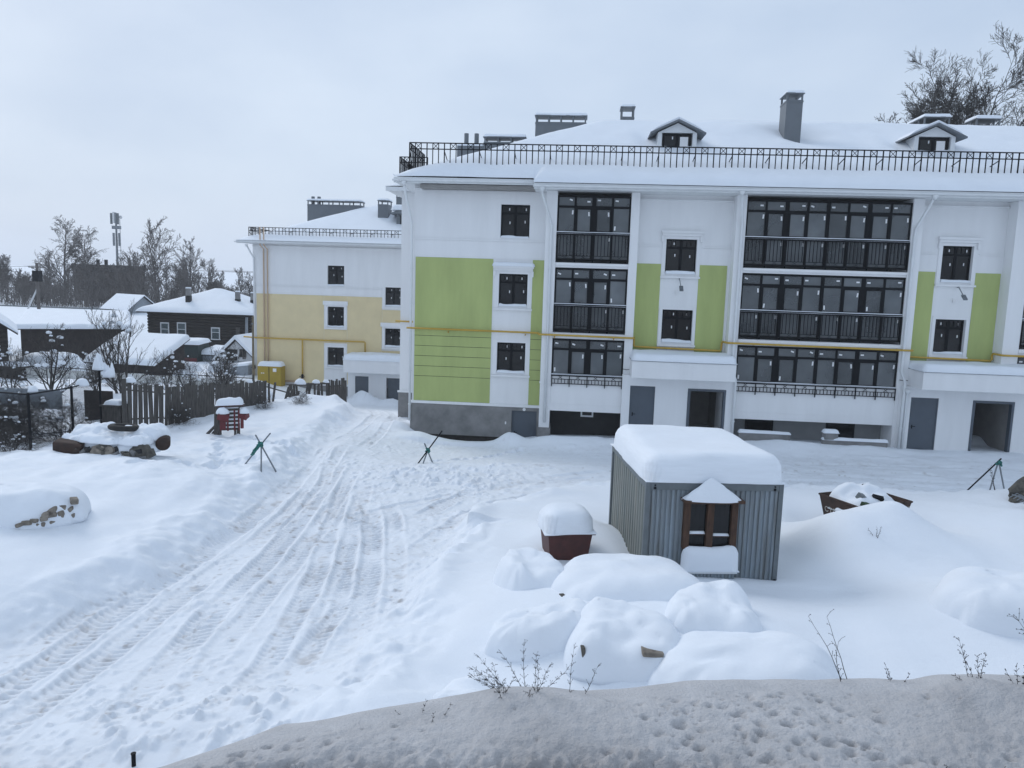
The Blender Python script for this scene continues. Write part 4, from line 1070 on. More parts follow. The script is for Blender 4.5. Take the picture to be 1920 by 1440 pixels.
def mound(name, a, b, h, parent, seed=0, p=2.6, q=2.3, base=-.35, loc=(0, 0, 0), m='snow', amp=.05, n=44, lean=(0, 0), soft=False, tent=False):
    # pillow of snow: super-ellipse plan, steep shoulders, closed underneath
    t = np.linspace(-1, 1, n); U, V = np.meshgrid(np.sin(t * math.pi / 2), np.sin(t * math.pi / 2))
    # map the square onto the super-ellipse so that the rim is clean
    mxx = np.maximum(np.abs(U), np.abs(V)); nn = (np.abs(U) ** p + np.abs(V) ** p) ** (1 / p) + 1e-9
    s = mxx / nn; U2, V2 = U * s, V * s; rr = mxx
    prof = np.clip(1 - rr ** (q + 1.2), 0, 1) ** (1 / q)
    if soft:      # blends into the snow behind and beside, steep only at the front
        ex = .45 + .75 * sm((V2 + .35) / .8) + .15 * sm((np.abs(U2) - .55) / .4)
        prof = np.clip(1 - rr ** 6.0, 0, 1) ** ex * (1 - .10 * rr ** 2 + .035 * fbm(U * 2.2 + seed, V * 2.2, 3, seed + 40))
    if tent: prof = np.clip(1 - rr, 0, 1) ** .85
    wob = 1 + .10 * fbm(U * 1.7 + seed * 5.3, V * 1.7, 2, seed + 1)
    Z = base + (h - base) * prof * (1 + amp / h * fbm(U * 1.4 + seed, V * 1.4 + seed * 2, 3, seed)) + (lean[0] * U2 + lean[1] * V2) * prof
    X = U2 * a * wob + loc[0]; Y = V2 * b * wob + loc[1]; Z = Z + loc[2]
    mb = MB(); mb.v = [tuple(v) for v in np.stack([X, Y, Z], -1).reshape(-1, 3)]
    for j in range(n - 1):
        for i in range(n - 1):
            k = j * n + i; mb.f.append((k, k + 1, k + n + 1, k + n))
    ring = [i for i in range(n)] + [j * n + n - 1 for j in range(1, n)] + [(n - 1) * n + i for i in range(n - 2, -1, -1)] + [j * n for j in range(n - 2, 0, -1)]
    mb.f.append(tuple(reversed(ring)))
    return mb.build(name, m, parent, True)

def corrugated(mb, p0, ux, L, z0, z1, pitch, dep, nrm):
    # vertical ribs along direction ux from p0
    n = int(round(L / pitch)); pts = []
    for k in range(n):
        for (f, d) in ((0, 0), (.32, 0), (.42, dep), (.9, dep)): pts.append(((k + f) * L / n, d))
    pts.append((L, 0)); i = len(mb.v); u = Vector(ux); nn = Vector(nrm); P = Vector(p0)
    for z in (z0, z1):
        for (s, d) in pts: q = P + u * s + nn * d; mb.v.append((q.x, q.y, z))
    m = len(pts)
    for k in range(m - 1): mb.f.append((i + k, i + k + 1, i + m + k + 1, i + m + k))
    return mb

# site cabin
cb = empty('site_cabin', 'grey ribbed metal site cabin with brown window and thick snow on its roof', 'cabin', (1.55, 15.37, 0), R(8.3))
CW, CL, CH = 2.88, 3.65, 2.6
f = MB()
for x in (0, CW - .10):
    for y in (0, CL - .10): f.box(x, x + .10, y, y + .10, -.1, CH)
f.box(.102, CW - .102, 0, .10, CH - .17, CH); f.box(.102, CW - .102, CL - .1, CL, CH - .17, CH); f.box(0, .10, .102, CL - .102, CH - .15, CH); f.box(CW - .10, CW, .102, CL - .102, CH - .15, CH)
f.box(.102, CW - .102, 0, .1, -.1, .1); f.box(0, .1, .102, CL - .102, -.1, .1); f.box(CW - .1, CW, .102, CL - .102, -.1, .1)
f.build('frame', 'cabin_frame', cb, bevel=.008)
for x in (.16, CW - .22):
    e = MB().path([(x + .03, -.012, CH - .13), (x + .03, -.002, CH - .13)], .028, 10).path([(x + .03, -.012, CH - .07), (x + .03, -.002, CH - .07)], .018, 8).build('lifting_eye', 'black_metal', cb)
corrugated(MB(), (.10, .05, 0), (1, 0, 0), CW - .2, .1, CH - .17, .105, .028, (0, -1, 0)).build('front_wall', 'ribbed_sheet', cb)
corrugated(MB(), (.05, CL - .1, 0), (0, -1, 0), CL - .2, .1, CH - .15, .22, .02, (-1, 0, 0)).build('side_wall', 'stained_sheet', cb)
corrugated(MB(), (CW - .05, .1, 0), (0, 1, 0), CL - .2, .1, CH - .15, .22, .02, (1, 0, 0)).build('side_wall', 'stained_sheet', cb)
MB().box(.1, CW - .1, CL - .06, CL - .03, .1, CH - .17).box(.1, CW - .1, .06, CL - .06, CH - .06, CH - .01).build('back_wall', 'stained_sheet', cb)
wx0, wx1, wz0, wz1 = .80, 1.92, 1.22, 2.22
wf = MB()
for a, b in ((wx0, wx0 + .13), (1.28, 1.42), (wx1 - .13, wx1)): wf.box(a, b, -.10, .05, wz0, wz1)
wf.box(wx0 + .132, 1.278, -.06, .03, wz1 - .06, wz1 - .001); wf.box(1.422, wx1 - .132, -.06, .03, wz1 - .06, wz1 - .001)
wf.box(wx0 + .132, 1.278, -.04, .03, 1.50, 1.54); wf.box(1.422, wx1 - .132, -.04, .03, 1.46, 1.50)
w = wf.build('window', 'brown_wood', cb, bevel=.006)
piece('pane', 'window_glass', wx0 + .13, 1.28, -.012, -.004, wz0, wz1 - .06, w); piece('pane', 'window_glass', 1.42, wx1 - .13, -.012, -.004, wz0, wz1 - .06, w)
snow_cap('rung_snow', wx0 + .14, 1.27, -.05, .02, 1.541, .04, .03, w, .01, 2, step=.2); snow_cap('rung_snow', 1.43, wx1 - .14, -.05, .02, 1.501, .04, .03, w, .01, 3, step=.2)
MB().box(wx0 - .06, wx1 + .08, -.24, .045, wz1 + .002, wz1 + .06).build('window_hood', 'brown_wood', cb, bevel=.006)
mound('hood_snow', .62, .19, .45, cb, 4, 2.2, .85, -.02, ((wx0 + wx1) / 2 - .02, -.12, wz1 + .06), amp=.10, lean=(-.03, 0), tent=True)
sb = MB(); sb.box(wx0 - .02, wx1 + .04, -.16, .018, .72, .78); sb.build('sill_box', 'white_metal', cb)
corrugated(MB(), (wx0, -.10, 0), (1, 0, 0), wx1 - wx0, .1, .72, .075, .02, (0, -1, 0)).build('lower_panel', 'ribbed_sheet', cb)
snow_cap('sill_snow', wx0 - .03, wx1 + .06, -.20, .02, .785, .50, .16, cb, .12, 6, base=.25, step=.08, fq=3.5)
snow_cap('roof_snow', -.03, CW + .03, -.03, CL + .03, CH + .005, .55, .34, cb, .10, 8, base=.12, step=.12, fq=.6, m='layered_snow')
MB().path([(CW - .06, -.02, -.1), (CW - .06, -.02, .55)], .03, 6).build('post_shoe', 'black_metal', cb)

# dark red chest
rb = empty('wooden_chest', 'small dark red chest under a tall cap of snow beside the site cabin', 'chest', (-.40, 15.80, .30), R(4))
ch = MB(); ch.v = [(.08, .06, 0), (.72, .06, 0), (.72, .7, 0), (.08, .7, 0), (0, 0, .86), (.82, 0, .86), (.82, .80, .86), (0, .80, .86)]
ch.f = [(3, 2, 1, 0), (4, 5, 6, 7), (0, 1, 5, 4), (1, 2, 6, 5), (2, 3, 7, 6), (3, 0, 4, 7)]
ch.build('body', 'red_brown', rb, bevel=.012)
MB().box(-.05, .87, -.05, .85, .862, .90).build('lid', 'red_brown', rb, bevel=.008)
snow_cap('snow', -.06, .88, -.06, .86, .902, .42, .32, rb, .08, 9, base=.14, step=.08, m='layered_snow')
rb.rotation_euler = (0, 0, R(14)); rb.scale = (1.18, 1.18, 1.05)

# heaps of stored blocks buried in snow
def stack(label, x, y, a, b, h, rz, seed, blocks=(), p=2.6, q=2.3, group=None, lean=(0, 0)):
    z = gz(x, y)
    r = empty('buried_stack', label, 'snow mound', (x, y, z - .05), rz, group)
    mound('snow_cover', a, b, h, r, seed, p, q, lean=lean, soft=True, amp=.10)
    for (bx_, by_, bz_, sx, sy, sz, rot, m) in blocks: MB().obox((bx_, by_, bz_), (sx, sy, sz), rot).build('block', m, r, bevel=.015)  # some dark blocks stand in for the shaded gaps under the snow
    return r
stack('low snow pillow with a dark gap beneath between the red chest and the largest mound', -.70, 14.45, .78, 1.0, .52, R(20), 1, [(-.58, -.56, -.04, .22, .2, .28, (0, 0, .3), 'dark_rock')])  # the dark block gives the gap its shade
stack('largest flat topped snow mound, right against the front of the site cabin', 1.22, 13.85, 1.56, 1.2, .54, R(5), 2, [(-1.26, -.70, -.04, .2, .3, .34, (0, 0, .2), 'dark_rock')], p=4.2, q=2.6)  # dark block at the foot paints a shaded gap
stack('rounded snow mound with a tan slab showing through a slit in its side', .98, 11.75, .92, .96, .36, R(0), 3, [(.34, -.76, .14, .32, .26, .08, (.1, .1, .2), 'masonry'), (-.66, -.78, -.06, .06, .12, .42, (0, -.10, .2), 'dark_rock'), (-.50, -.76, -.12, .2, .14, .36, (0, 0, .1), 'concrete')], p=4.0)
stack('tall narrow snow mound between the slit mound and the wide drift', 2.44, 12.55, .86, 1.0, .34, R(-4), 4, [(-.62, -.45, -.05, .12, .2, .36, (0, .1, .2), 'dark_rock')], p=3.8)
stack('broad smooth dome of snow on the yard side of the dirty bank', 2.70, 11.1, 1.48, 1.1, .48, R(8), 5, [], p=2.6, q=1.7)
stack('long low tail of snow trailing away from the slit mound', -.30, 12.3, 1.05, .85, .18, R(10), 9, [], p=2.4)
stack('flat little pillow of snow just beyond the dirty bank', 3.0, 10.05, 1.2, .6, .34, R(4), 6, [], p=2.4)
stack('low domed snow mound with one dark stone showing at its end', 8.05, 13.75, 1.5, 1.1, .45, R(-6), 7, [(1.08, -.35, .02, .16, .16, .2, (.2, .3, .4), 'dark_rock')], p=2.3, q=1.8)
stack('low pillow of snow at the foot of the dirty bank beside the dry weeds', -1.0, 10.2, .95, .6, .35, R(-12), 8, [], p=2.3)

# skip
sk = empty('skip', 'rusty brown skip with pale lettering half buried behind a snow heap', 'skip', (7.41, 19.72, .05), R(27.5))
SW, SL, SH, ins = 1.86, 1.37, 1.05, .20
def face(mb, a, b, c_, d, n, t=.03):
    A, B_, C_, D = map(Vector, (a, b, c_, d)); N = Vector(n) * t; i = len(mb.v)
    mb.v += [tuple(v) for v in (A, B_, C_, D, A + N, B_ + N, C_ + N, D + N)]
    for q in ((3, 2, 1, 0), (4, 5, 6, 7), (0, 1, 5, 4), (1, 2, 6, 5), (2, 3, 7, 6), (3, 0, 4, 7)): mb.f.append(tuple(i + k for k in q))
bt = [(ins, ins, 0), (SW - ins, ins, 0), (SW - ins, SL - ins, 0), (ins, SL - ins, 0)]; tp = [(0, 0, SH), (SW, 0, SH), (SW, SL, SH), (0, SL, SH)]
s = MB()
for k, n in ((0, (0, 1, 0)), (1, (-1, 0, 0)), (2, (0, -1, 0)), (3, (1, 0, 0))):
    face(s, bt[k], bt[(k + 1) % 4], tp[(k + 1) % 4], tp[k], n)
s.box(ins, SW - ins, ins, SL - ins, -.02, .02)
s.build('body', 'rusty', sk)
rim = MB(); rim.path([(0, 0, SH), (SW, 0, SH), (SW, SL, SH), (0, SL, SH), (0, 0, SH)], .028, 6); rim.build('rim', 'rusty', sk)
for (x, w_) in ((.28, .05), (1.55, .05), (.05, .03)):
    k = MB(); k.v = [(x + .12, ins * .45 - .008, .45), (x + .12 + w_, ins * .45 - .008, .45), (x + w_ + .22, .02, .92), (x + .22, .02, .92)]
    k.v = [(vx, (1 - vz / SH) * ins - .006, vz) for (vx, vy, vz) in k.v]; k.f = [(0, 1, 2, 3)]; k.build('painted_stripe', 'pale_paint', sk)
mound('snow_fill', SW / 2 - .03, SL / 2 - .03, .26, sk, 12, 5, 1.8, -.3, (SW / 2, SL / 2, SH - .03), amp=.09, lean=(-.03, .16))
MB().obox((.50, .42, SH + .12), (.22, .18, .16), (.4, .3, .2)).build('metal_box', 'cabin_frame', sk); MB().obox((.95, .30, SH + .10), (.28, .12, .10), (.5, .2, -.5)).build('dark_scrap', 'black_metal', sk)
MB().obox((1.15, .9, SH + .26), (.22, .12, .06), (.2, .1, .3)).build('dark_scrap', 'black_metal', sk); MB().obox((.30, .10, SH + .03), (.25, .12, .10), (.2, .2, .2)).build('green_rag', mat('green_rag', (.03, .06, .025), .9), sk)
try:
    cu = bpy.data.curves.new('lettering', 'FONT'); cu.body = 'СТР УСЛ12'; cu.size = .20; cu.extrude = .002; cu.space_character = 1.05
    to = bpy.data.objects.new('lettering_tmp', cu); col.objects.link(to)
    bpy.context.view_layer.update()
    me = bpy.data.meshes.new_from_object(to.evaluated_get(bpy.context.evaluated_depsgraph_get()))
    bpy.data.objects.remove(to)
    me.materials.clear(); me.materials.append(MATS['pale_paint'])
    lo = bpy.data.objects.new('lettering', me); col.objects.link(lo); lo.parent = sk
    # on the left end wall: x axis of the text runs from the back corner to the front corner
    ang = math.atan2(ins, SH)
    lo.rotation_euler = (Matrix(((0, -math.sin(ang), -math.cos(ang)), (-1, 0, 0), (0, math.cos(ang), -math.sin(ang)))).to_euler())
    lo.location = (ins * (1 - .62 / SH) - .012, SL - .17, .62)
except Exception as ex: print('lettering failed', ex)

# tripods of scaffold pipes
def tripod(label, legs, knot, cloth, ms):
    base = Vector((sum(l[0][0] for l in legs) / 3, sum(l[0][1] for l in legs) / 3, min(l[0][2] for l in legs)))
    t = empty('pipe_tripod', label, 'tripod', base, 0, 'pipe tripods marking the cleared road')
    for (l, m) in zip(legs, ms):
        a, b = Vector(l[0]), Vector(l[1]); a = a - (b - a).normalized() * .25
        bar('leg', m, a - base, b - base, .024, t, 8)
    k = Vector(knot) - base
    mb = MB(); rnd = random.Random(3)
    for q in range(10):
        a = k + Vector((rnd.uniform(-.07, .07), rnd.uniform(-.05, .05), rnd.uniform(-.07, .07))); mb.obox(a, (.10, .05, .05), (rnd.random() * 3, rnd.random() * 3, rnd.random() * 3))
    if cloth:
        for q in range(9): mb.obox(k + Vector((-.06 - q * .025, -.03, -.03 - q * .035 + rnd.uniform(-.02, .02))), (.10, .03, .09), (rnd.random(), rnd.random(), rnd.random()))
    mb.build('tied_cloth', 'green_cloth', t)
z1_ = gz(-9.9, 23.1); z2_ = gz(-5.1, 26.4); z3_ = gz(13.7, 25.6)
tripod('pipe tripod tied with green cloth near the fallen fence and red rack', [((-9.42, 23.07, z1_), (-10.06, 23.3, z1_ + .90)), ((-10.39, 23.44, z1_), (-9.57, 23.3, z1_ + .98)), ((-9.60, 22.63, z1_), (-9.83, 23.2, z1_ + .62))], (-9.85, 23.2, z1_ + .62), True, ['steel', 'steel', 'steel'])
tripod('pipe tripod with one long black leg in front of the concrete base', [((-5.40, 26.38, z2_), (-4.59, 26.5, z2_ + 1.18)), ((-4.86, 26.32, z2_), (-5.22, 26.5, z2_ + .70)), ((-5.22, 26.30, z2_), (-5.08, 26.5, z2_ + .48))], (-5.08, 26.45, z2_ + .46), False, ['black_metal', 'steel', 'steel'])
tripod('pipe tripod beyond the skip with a black leg spread wide', [((13.10, 25.98, z3_ + .05), (13.99, 25.75, z3_ + 1.30)), ((14.05, 25.3, z3_), (13.92, 25.75, z3_ + 1.20)), ((13.45, 25.3, z3_), (13.9, 25.75, z3_ + 1.16))], (13.92, 25.72, z3_ + 1.14), False, ['black_metal', 'steel', 'steel'])

# rubble at the left: tank, stone, barrel, tyre under torn snow
zb_ = gz(-14.4, 22.4)
r = empty('scrap_heap', 'ragged heap of rusty scrap and rags covered in snow near the mesh fence', 'scrap heap', (-14.4, 22.7, zb_ - .05), R(-8))
rnd = random.Random(12)
for (x, y, a_, b, h, z) in ((0, .1, 1.55, .8, .58, 0), (-.9, .25, .75, .6, .40, .36), (.75, .4, .8, .6, .46, .36), (-.1, -.35, .8, .45, .30, .30), (.95, -.25, .55, .42, .34, .30), (-1.15, -.2, .5, .4, .26, .28), (.2, .35, .6, .45, .28, .5)):
    mound('snow_cover', a_, b, h, r, int(rnd.random() * 90), 2.5, 2.2, .06, (x, y, z), amp=.22, n=40)
for k in range(26):
    t = k / 25; x = -1.55 + 3.1 * t; y = -.62 - .22 * math.sin(t * 3.14) + rnd.uniform(-.12, .12)
    MB().obox((x, y + .12, rnd.uniform(-.05, .22)), (rnd.uniform(.15, .42), rnd.uniform(.12, .3), rnd.uniform(.08, .26)), (rnd.uniform(-.6, .6), rnd.uniform(-.6, .6), rnd.uniform(-1, 1))).build('scrap', rnd.choice(('rusty', 'dark_rock', 'near_black', 'concrete', 'dark_rock')), r, bevel=.02)
tk = MB(); tk.obox((0, 0, 0), (.9, .8, .46), (0, 0, 0)); tag(tk.build('rusty_tank', 'rusty', None, bevel=.06), 'rust brown steel tank sticking out of the ragged snow mound', 'tank'); o = bpy.context.scene.objects['rusty_tank']; o.location = (-15.55, 22.35, zb_ + .10); o.rotation_euler = (.1, .08, .12)
def rock(name, label, loc, size, m, seed, cat='stone', rot=(0, 0, 0)):
    mb = MB(); n = 12
    for j in range(n + 1):
        th = math.pi * j / n
        for i in range(2 * n):
            ph = math.pi * i / n; d = Vector((math.sin(th) * math.cos(ph), math.sin(th) * math.sin(ph), math.cos(th)))
            e = .45; d2 = Vector([math.copysign(abs(c_) ** (1 - e * .6), c_) for c_ in d])
            k = 1 + .55 * float(fbm(np.array([d.x * 1.6 + seed + d.z]), np.array([d.y * 1.6 - d.z * .7]), 3, seed)[0])
            mb.v.append((d2.x * size[0] * k, d2.y * size[1] * k, d2.z * size[2] * k))
    for j in range(n):
        for i in range(2 * n): a = j * 2 * n + i; b = j * 2 * n + (i + 1) % (2 * n); mb.f.append((a, a + 2 * n, b + 2 * n, b))
    o = mb.build(name, m); o.location = loc; o.rotation_euler = rot
    return tag(o, label, cat)
rock('broken_slab', 'pale stone slab with dark streaks at the end of the ragged snow mound', (-13.25, 22.10, zb_ + .02), (.28, .22, .30), 'dark_rock', 31, rot=(0, .2, .3))
rock('bagged_rubble', 'grey white sack of rubble between the rusty tank and stone slab', (-14.35, 22.0, zb_ + .02), (.42, .26, .24), 'masonry', 32, 'sack')
bl = MB(); bl.path([(0, -.42, 0), (0, -.40, 0), (0, .40, 0), (0, .42, 0)], [.2, .22, .22, .2], 18)
bo = bl.build('barrel', 'rusty', None, True); bo.location = (-12.95, 22.95, zb_ + .30); bo.rotation_euler = (.1, 0, .5); tag(bo, 'rust stained barrel lying at the right end of the ragged snow mound', 'barrel')
ty = MB(); 
for i in range(28):
    for j in range(10):
        A = 2 * math.pi * i / 28; B_ = 2 * math.pi * j / 10; rr = .36 + .11 * math.cos(B_); ty.v.append((rr * math.cos(A), rr * math.sin(A), .09 * math.sin(B_)))
for i in range(28):
    for j in range(10): ty.f.append((i * 10 + j, ((i + 1) % 28) * 10 + j, ((i + 1) % 28) * 10 + (j + 1) % 10, i * 10 + (j + 1) % 10))
to_ = ty.build('tyre', 'rubber', None, True); to_.location = (-14.02, 22.6, zb_ + .73); to_.rotation_euler = (-.1, .05, 0); tag(to_, 'old tyre lying flat on top of the ragged snow mound', 'tyre')

# broken masonry under snow at the far left
zm_ = gz(-12.35, 15.9)
bm = empty('broken_masonry', 'broken piece of brick masonry under a big snow pillow beside the bank', 'masonry', (-12.35, 15.9, zm_ - .12), R(30))
mound('snow_cover', 1.35, 1.0, .80, bm, 41, 2.5, 2.2, .0, amp=.15)
rnd = random.Random(4)
for i in range(10):
    for j in range(3):
        if i < 3 or (j == 2 and i < 6): continue
        MB().obox((-.50 + i * .17 + rnd.uniform(-.05, .05), -.90 + .05 * rnd.uniform(-1, 1) + .035 * max(0, i - 5) ** 1.6, -.06 + j * .11 + .034 * i + rnd.uniform(-.04, .04)), (rnd.uniform(.12, .22), .22, rnd.uniform(.08, .13)), (rnd.uniform(-.35, .35), rnd.uniform(-.3, .2), rnd.uniform(-.5, .5))).build('brick', 'masonry', bm, bevel=.025)
# scrap at the right edge
zs_ = gz(13.1, 22.6)
rock('split_log', 'dark split log end with bark lying beyond the skip at the yard edge', (13.30, 23.0, zs_ + .22), (.72, .30, .24), 'dark_rock', 51, 'log', (0, -.3, .5))
wc = MB()
rnd = random.Random(9)
for k in range(7):
    y = -.3 + k * .1; wc.path([(-.3, y, 0), (-.1, y, .22), (.35, y, .25)], .012, 5)
for k in range(5): x = -.2 + k * .14; wc.path([(x, -.35, .12 + .1 * min(1, k * .4)), (x, .35, .12 + .1 * min(1, k * .4))], .012, 5)
wo = wc.build('wire_crate', 'steel'); wo.location = (12.72, 22.0, zs_ + .05); wo.rotation_euler = (.2, .5, .6); tag(wo, 'bent wire crate half sunk in snow below the split log', 'crate')

# stakes by the dirty bank
for (x, y, h, lab) in ((-1.65, 2.12, .12, 'short black stake standing in snow at the end of the dirty bank'), (-.985, 2.42, .06, 'thin black peg poking out on the crest of the dirty bank')):
    pass
st = empty('stake', 'short black stake standing in snow near the end of the dirty bank', 'stake', (-5.55, 8.9, gz(-5.55, 8.9)))
bar('shaft', 'black_metal', (0, 0, -.3), (0, 0, .16), .028, st, 8)
MB().path([(0, 0, .16), (0, 0, .175)], .034, 8).build('cap', 'black_metal', st)

# dry weeds
def weed(label, base, h, n, seed, spread=.6, twig=True, thick=.004, lean=(0, 0), up_=True, group=None, bush=3):
    rnd = random.Random(seed); mb = MB(); sd = MB()
    for k in range(n):
        a = rnd.uniform(0, 6.28); d = Vector((math.cos(a) * spread * rnd.uniform(.2, 1) + lean[0], math.sin(a) * spread * rnd.uniform(.2, 1) * .5 + lean[1], 1)).normalized()
        L = h * rnd.uniform(.55, 1.0); pts = []; p = Vector((rnd.uniform(-.03, .03), rnd.uniform(-.03, .03), -.1)); m = 8
        for q in range(m + 1):
            pts.append(p.copy()); d = (d + Vector((rnd.uniform(-.12, .12), rnd.uniform(-.12, .12), -.03 * q / m + rnd.uniform(-.05, .03)))).normalized(); p = p + d * (L + .1) / m
        mb.path(pts, [thick * (1 - .75 * q / m) for q in range(m + 1)], 5)
        if twig:
            for q in range(2, m + 1):
                for _ in range(bush):
                    t = pts[q]; dd = (d + Vector((rnd.uniform(-1, 1), rnd.uniform(-1, 1), rnd.uniform(-.3, .7)))).normalized(); l2 = h * rnd.uniform(.05, .14)
                    e1 = t + dd * l2 * .6; e2 = e1 + (dd + Vector((0, 0, -.4))).normalized() * l2 * .4
                    mb.path([t, e1, e2], [thick * .4, thick * .3, thick * .2], 4)
                    sd.obox(e2, (thick * 1.2, thick * .9, thick * 1.8), (rnd.random() * 3, rnd.random() * 3, 0))
                    if rnd.random() < .6: sd.obox(e1, (thick * 1.0, thick * .8, thick * 1.4), (rnd.random() * 3, rnd.random() * 3, 0))
    r = empty('dry_weed', label, 'weed', base, 0, group)
    mb.build('stem', 'dry_stem', r); 
    if sd.v: stuff(sd.build('seed_heads', 'dry_stem', r))
    return r
def bankz(x, y):
    i = int(np.clip(np.searchsorted(bx, x), 0, len(bx) - 1)); j = int(np.clip(np.searchsorted(by, y), 0, len(by) - 1)); return float(BZ[j, i])
def on_bank(x, y): return (x, y, bankz(x, y))
weed('tangle of dry bent weeds on the crest of the dirty bank', on_bank(-.12, 2.66), .18, 13, 1, 2.0, thick=.0015, lean=(-.35, .1), bush=5)
weed('upright dry weed stalk with seed heads on the bank crest', on_bank(.04, 2.68), .19, 2, 2, .15, thick=.0015, lean=(.1, 0), bush=4)
weed('small dry sprig with seed heads left of the weed tangle', on_bank(-.22, 2.60), .12, 4, 3, .5, thick=.0017)
weed('tiny dry sprig alone on the smooth part of the dirty bank', on_bank(-.47, 2.50), .07, 4, 4, .8, thick=.0014)
weed('tall thin dry stalk leaning left, standing alone behind the bank', on_bank(1.16, 3.02), .31, 3, 5, .12, thick=.0021, lean=(-.3, 0), bush=1)
weed('little tuft of dry seed heads peeking over the bank crest', on_bank(1.37, 3.02), .07, 4, 6, .5, thick=.0016)
weed('spreading dry weed with drooping seed heads on the bank crest', on_bank(1.68, 3.05), .17, 5, 7, .8, thick=.0018, bush=4)
weed('large dark dry weed with many seed heads at the end of the bank', on_bank(2.06, 3.08), .46, 8, 8, .6, thick=.0024, lean=(-.25, 0), bush=4)
weed('low dry sprig with curled seed heads beside the large dark weed', on_bank(1.86, 3.04), .11, 4, 9, .8, thick=.0018, bush=4)
weed('broken blackened stalk sticking out of the dirty bank slope', on_bank(1.30, 2.26), .09, 3, 10, .7, thick=.0022, bush=2)
weed('arched dead stem bent over on the dirty bank slope', on_bank(1.42, 2.42), .11, 3, 11, 1.4, thick=.0019, bush=2)
weed('bare twig standing on the snow heap in front of the skip', (6.9, 17.2, gz(6.9, 17.2)), .35, 3, 12, .6, thick=.007, bush=1)
weed('thin broken branch lying beside the black legged tripod beyond the skip', (13.1, 24.2, gz(13.1, 24.2)), .75, 2, 13, .7, thick=.012, bush=1)
# ---------------------------------------------------------------- fences, gardens and houses on the left
mat('dark_log', (0.018, 0.014, 0.012), 0.9, scale=3, color2=(0.045, 0.037, 0.032), bump=.5, bscale=15, stretch=(.6, 4, 4))
mat('dark_board', (0.016, 0.012, 0.011), 0.9, scale=3, color2=(0.04, 0.03, 0.026), bump=.4, bscale=20)
mat('bark', (0.075, 0.066, 0.06), 0.95, scale=.5, color2=(0.17, 0.155, 0.147))
mat('dark_bark', (0.03, 0.027, 0.025), 0.95, scale=4, color2=(0.07, 0.063, 0.058))
mat('birch_bark', (0.10, 0.095, 0.09), 0.95, scale=2, color2=(0.30, 0.29, 0.28))
mat('white_sheet', (0.62, 0.62, 0.60), 0.6, var=.06, scale=3)
mat('trim_white', (0.62, 0.63, 0.64), 0.7, var=.08, scale=6)
mat('brown_render', (0.085, 0.066, 0.054), 0.9, var=.25, scale=.8)
mat('zinc', (0.25, 0.28, 0.31), 0.5, var=.1, scale=3)
mat('dark_green', (0.012, 0.025, 0.024), 0.7, var=.2, scale=4)

# picket fence, leaning and partly fallen
def plank_fence(root, a, b, za, zb, ha, hb, n, seed, lean=0.0, rail=True, miss=0.0, wd=None):
    rnd = random.Random(seed); A, B_ = Vector((*a, za)), Vector((*b, zb)); d = B_ - A; L = d.length; ang = math.atan2(d.y, d.x)
    o = root.location
    for k in range(n):
        if rnd.random() < miss: continue
        t = (k + .5) / n; p = A.lerp(B_, t); h = (ha + (hb - ha) * t) * rnd.uniform(1.0, 1.10); w = (wd or L / n) * rnd.uniform(.84, .97)
        piece('plank', 'old_wood', p.x - w / 2 - o.x, p.x + w / 2 - o.x, p.y - .012 - o.y, p.y + .012 - o.y, p.z - .25 - o.z, p.z + h - o.z, root, (lean * rnd.uniform(.5, 1.3), lean * rnd.uniform(-.6, .8) + rnd.uniform(-.03, .03), ang))
    if rail:
        nrm = Vector((-d.y, d.x, 0)).normalized() * .035
        for f_ in (.25, .86):
            q0 = A + Vector((0, 0, ha * f_)) + nrm - o; q1 = B_ + Vector((0, 0, hb * f_)) + nrm - o
            MB().path([q0, q1], .04, 4).build('fence_rail', 'old_wood', root)
pf = empty('picket_fence', 'weathered grey plank fence, leaning and half fallen towards the snowbank', 'fence', (-16.5, 29, .2))
def g0(x, y): return float(terrain(np.array([x]), np.array([y]), False)[0])
plank_fence(pf, (-17.13, 27.5), (-16.30, 29.0), .40, .35, 1.92, 1.62, 8, 1, .02, wd=.2)
plank_fence(pf, (-16.28, 29.05), (-15.66, 32.0), .30, .10, 1.62, 1.58, 17, 2, .03)
plank_fence(pf, (-15.64, 32.05), (-14.98, 36.0), .10, -.25, 1.58, 1.62, 24, 3, .03)
plank_fence(pf, (-14.95, 36.05), (-14.0, 37.6), -.3, -.3, 1.65, .95, 8, 4, .25, miss=.2, wd=.13)
plank_fence(pf, (-14.9, 38.4), (-12.95, 39.3), -.5, -.55, 1.40, 1.5, 17, 5, .25, miss=.2, wd=.13, rail=False)
plank_fence(pf, (-12.95, 39.3), (-12.05, 39.6), -.6, -.6, 1.62, 1.72, 9, 6, .05, wd=.12)
MB().obox((-13.65 + 16.5, 38.65 - 29, .98 - .2), (1.9, .12, .10), (0, -.02, .62)).build('fallen_rail', 'old_wood', pf)
for (x, y, z, a_) in ((-14.1, 38.3, 1.0, .30), (-13.45, 38.8, 1.02, .22), (-13.0, 39.1, 1.03, .18), (-16.95, 27.8, 2.3, .24), (-15.2, 34.6, 1.50, .16)):
    mound('rail_snow', a_, a_ * .6, a_ * .9, pf, int(a_ * 100), 2.2, 1.6, 0, (x + 16.5, y - 29, z - .2), n=16)

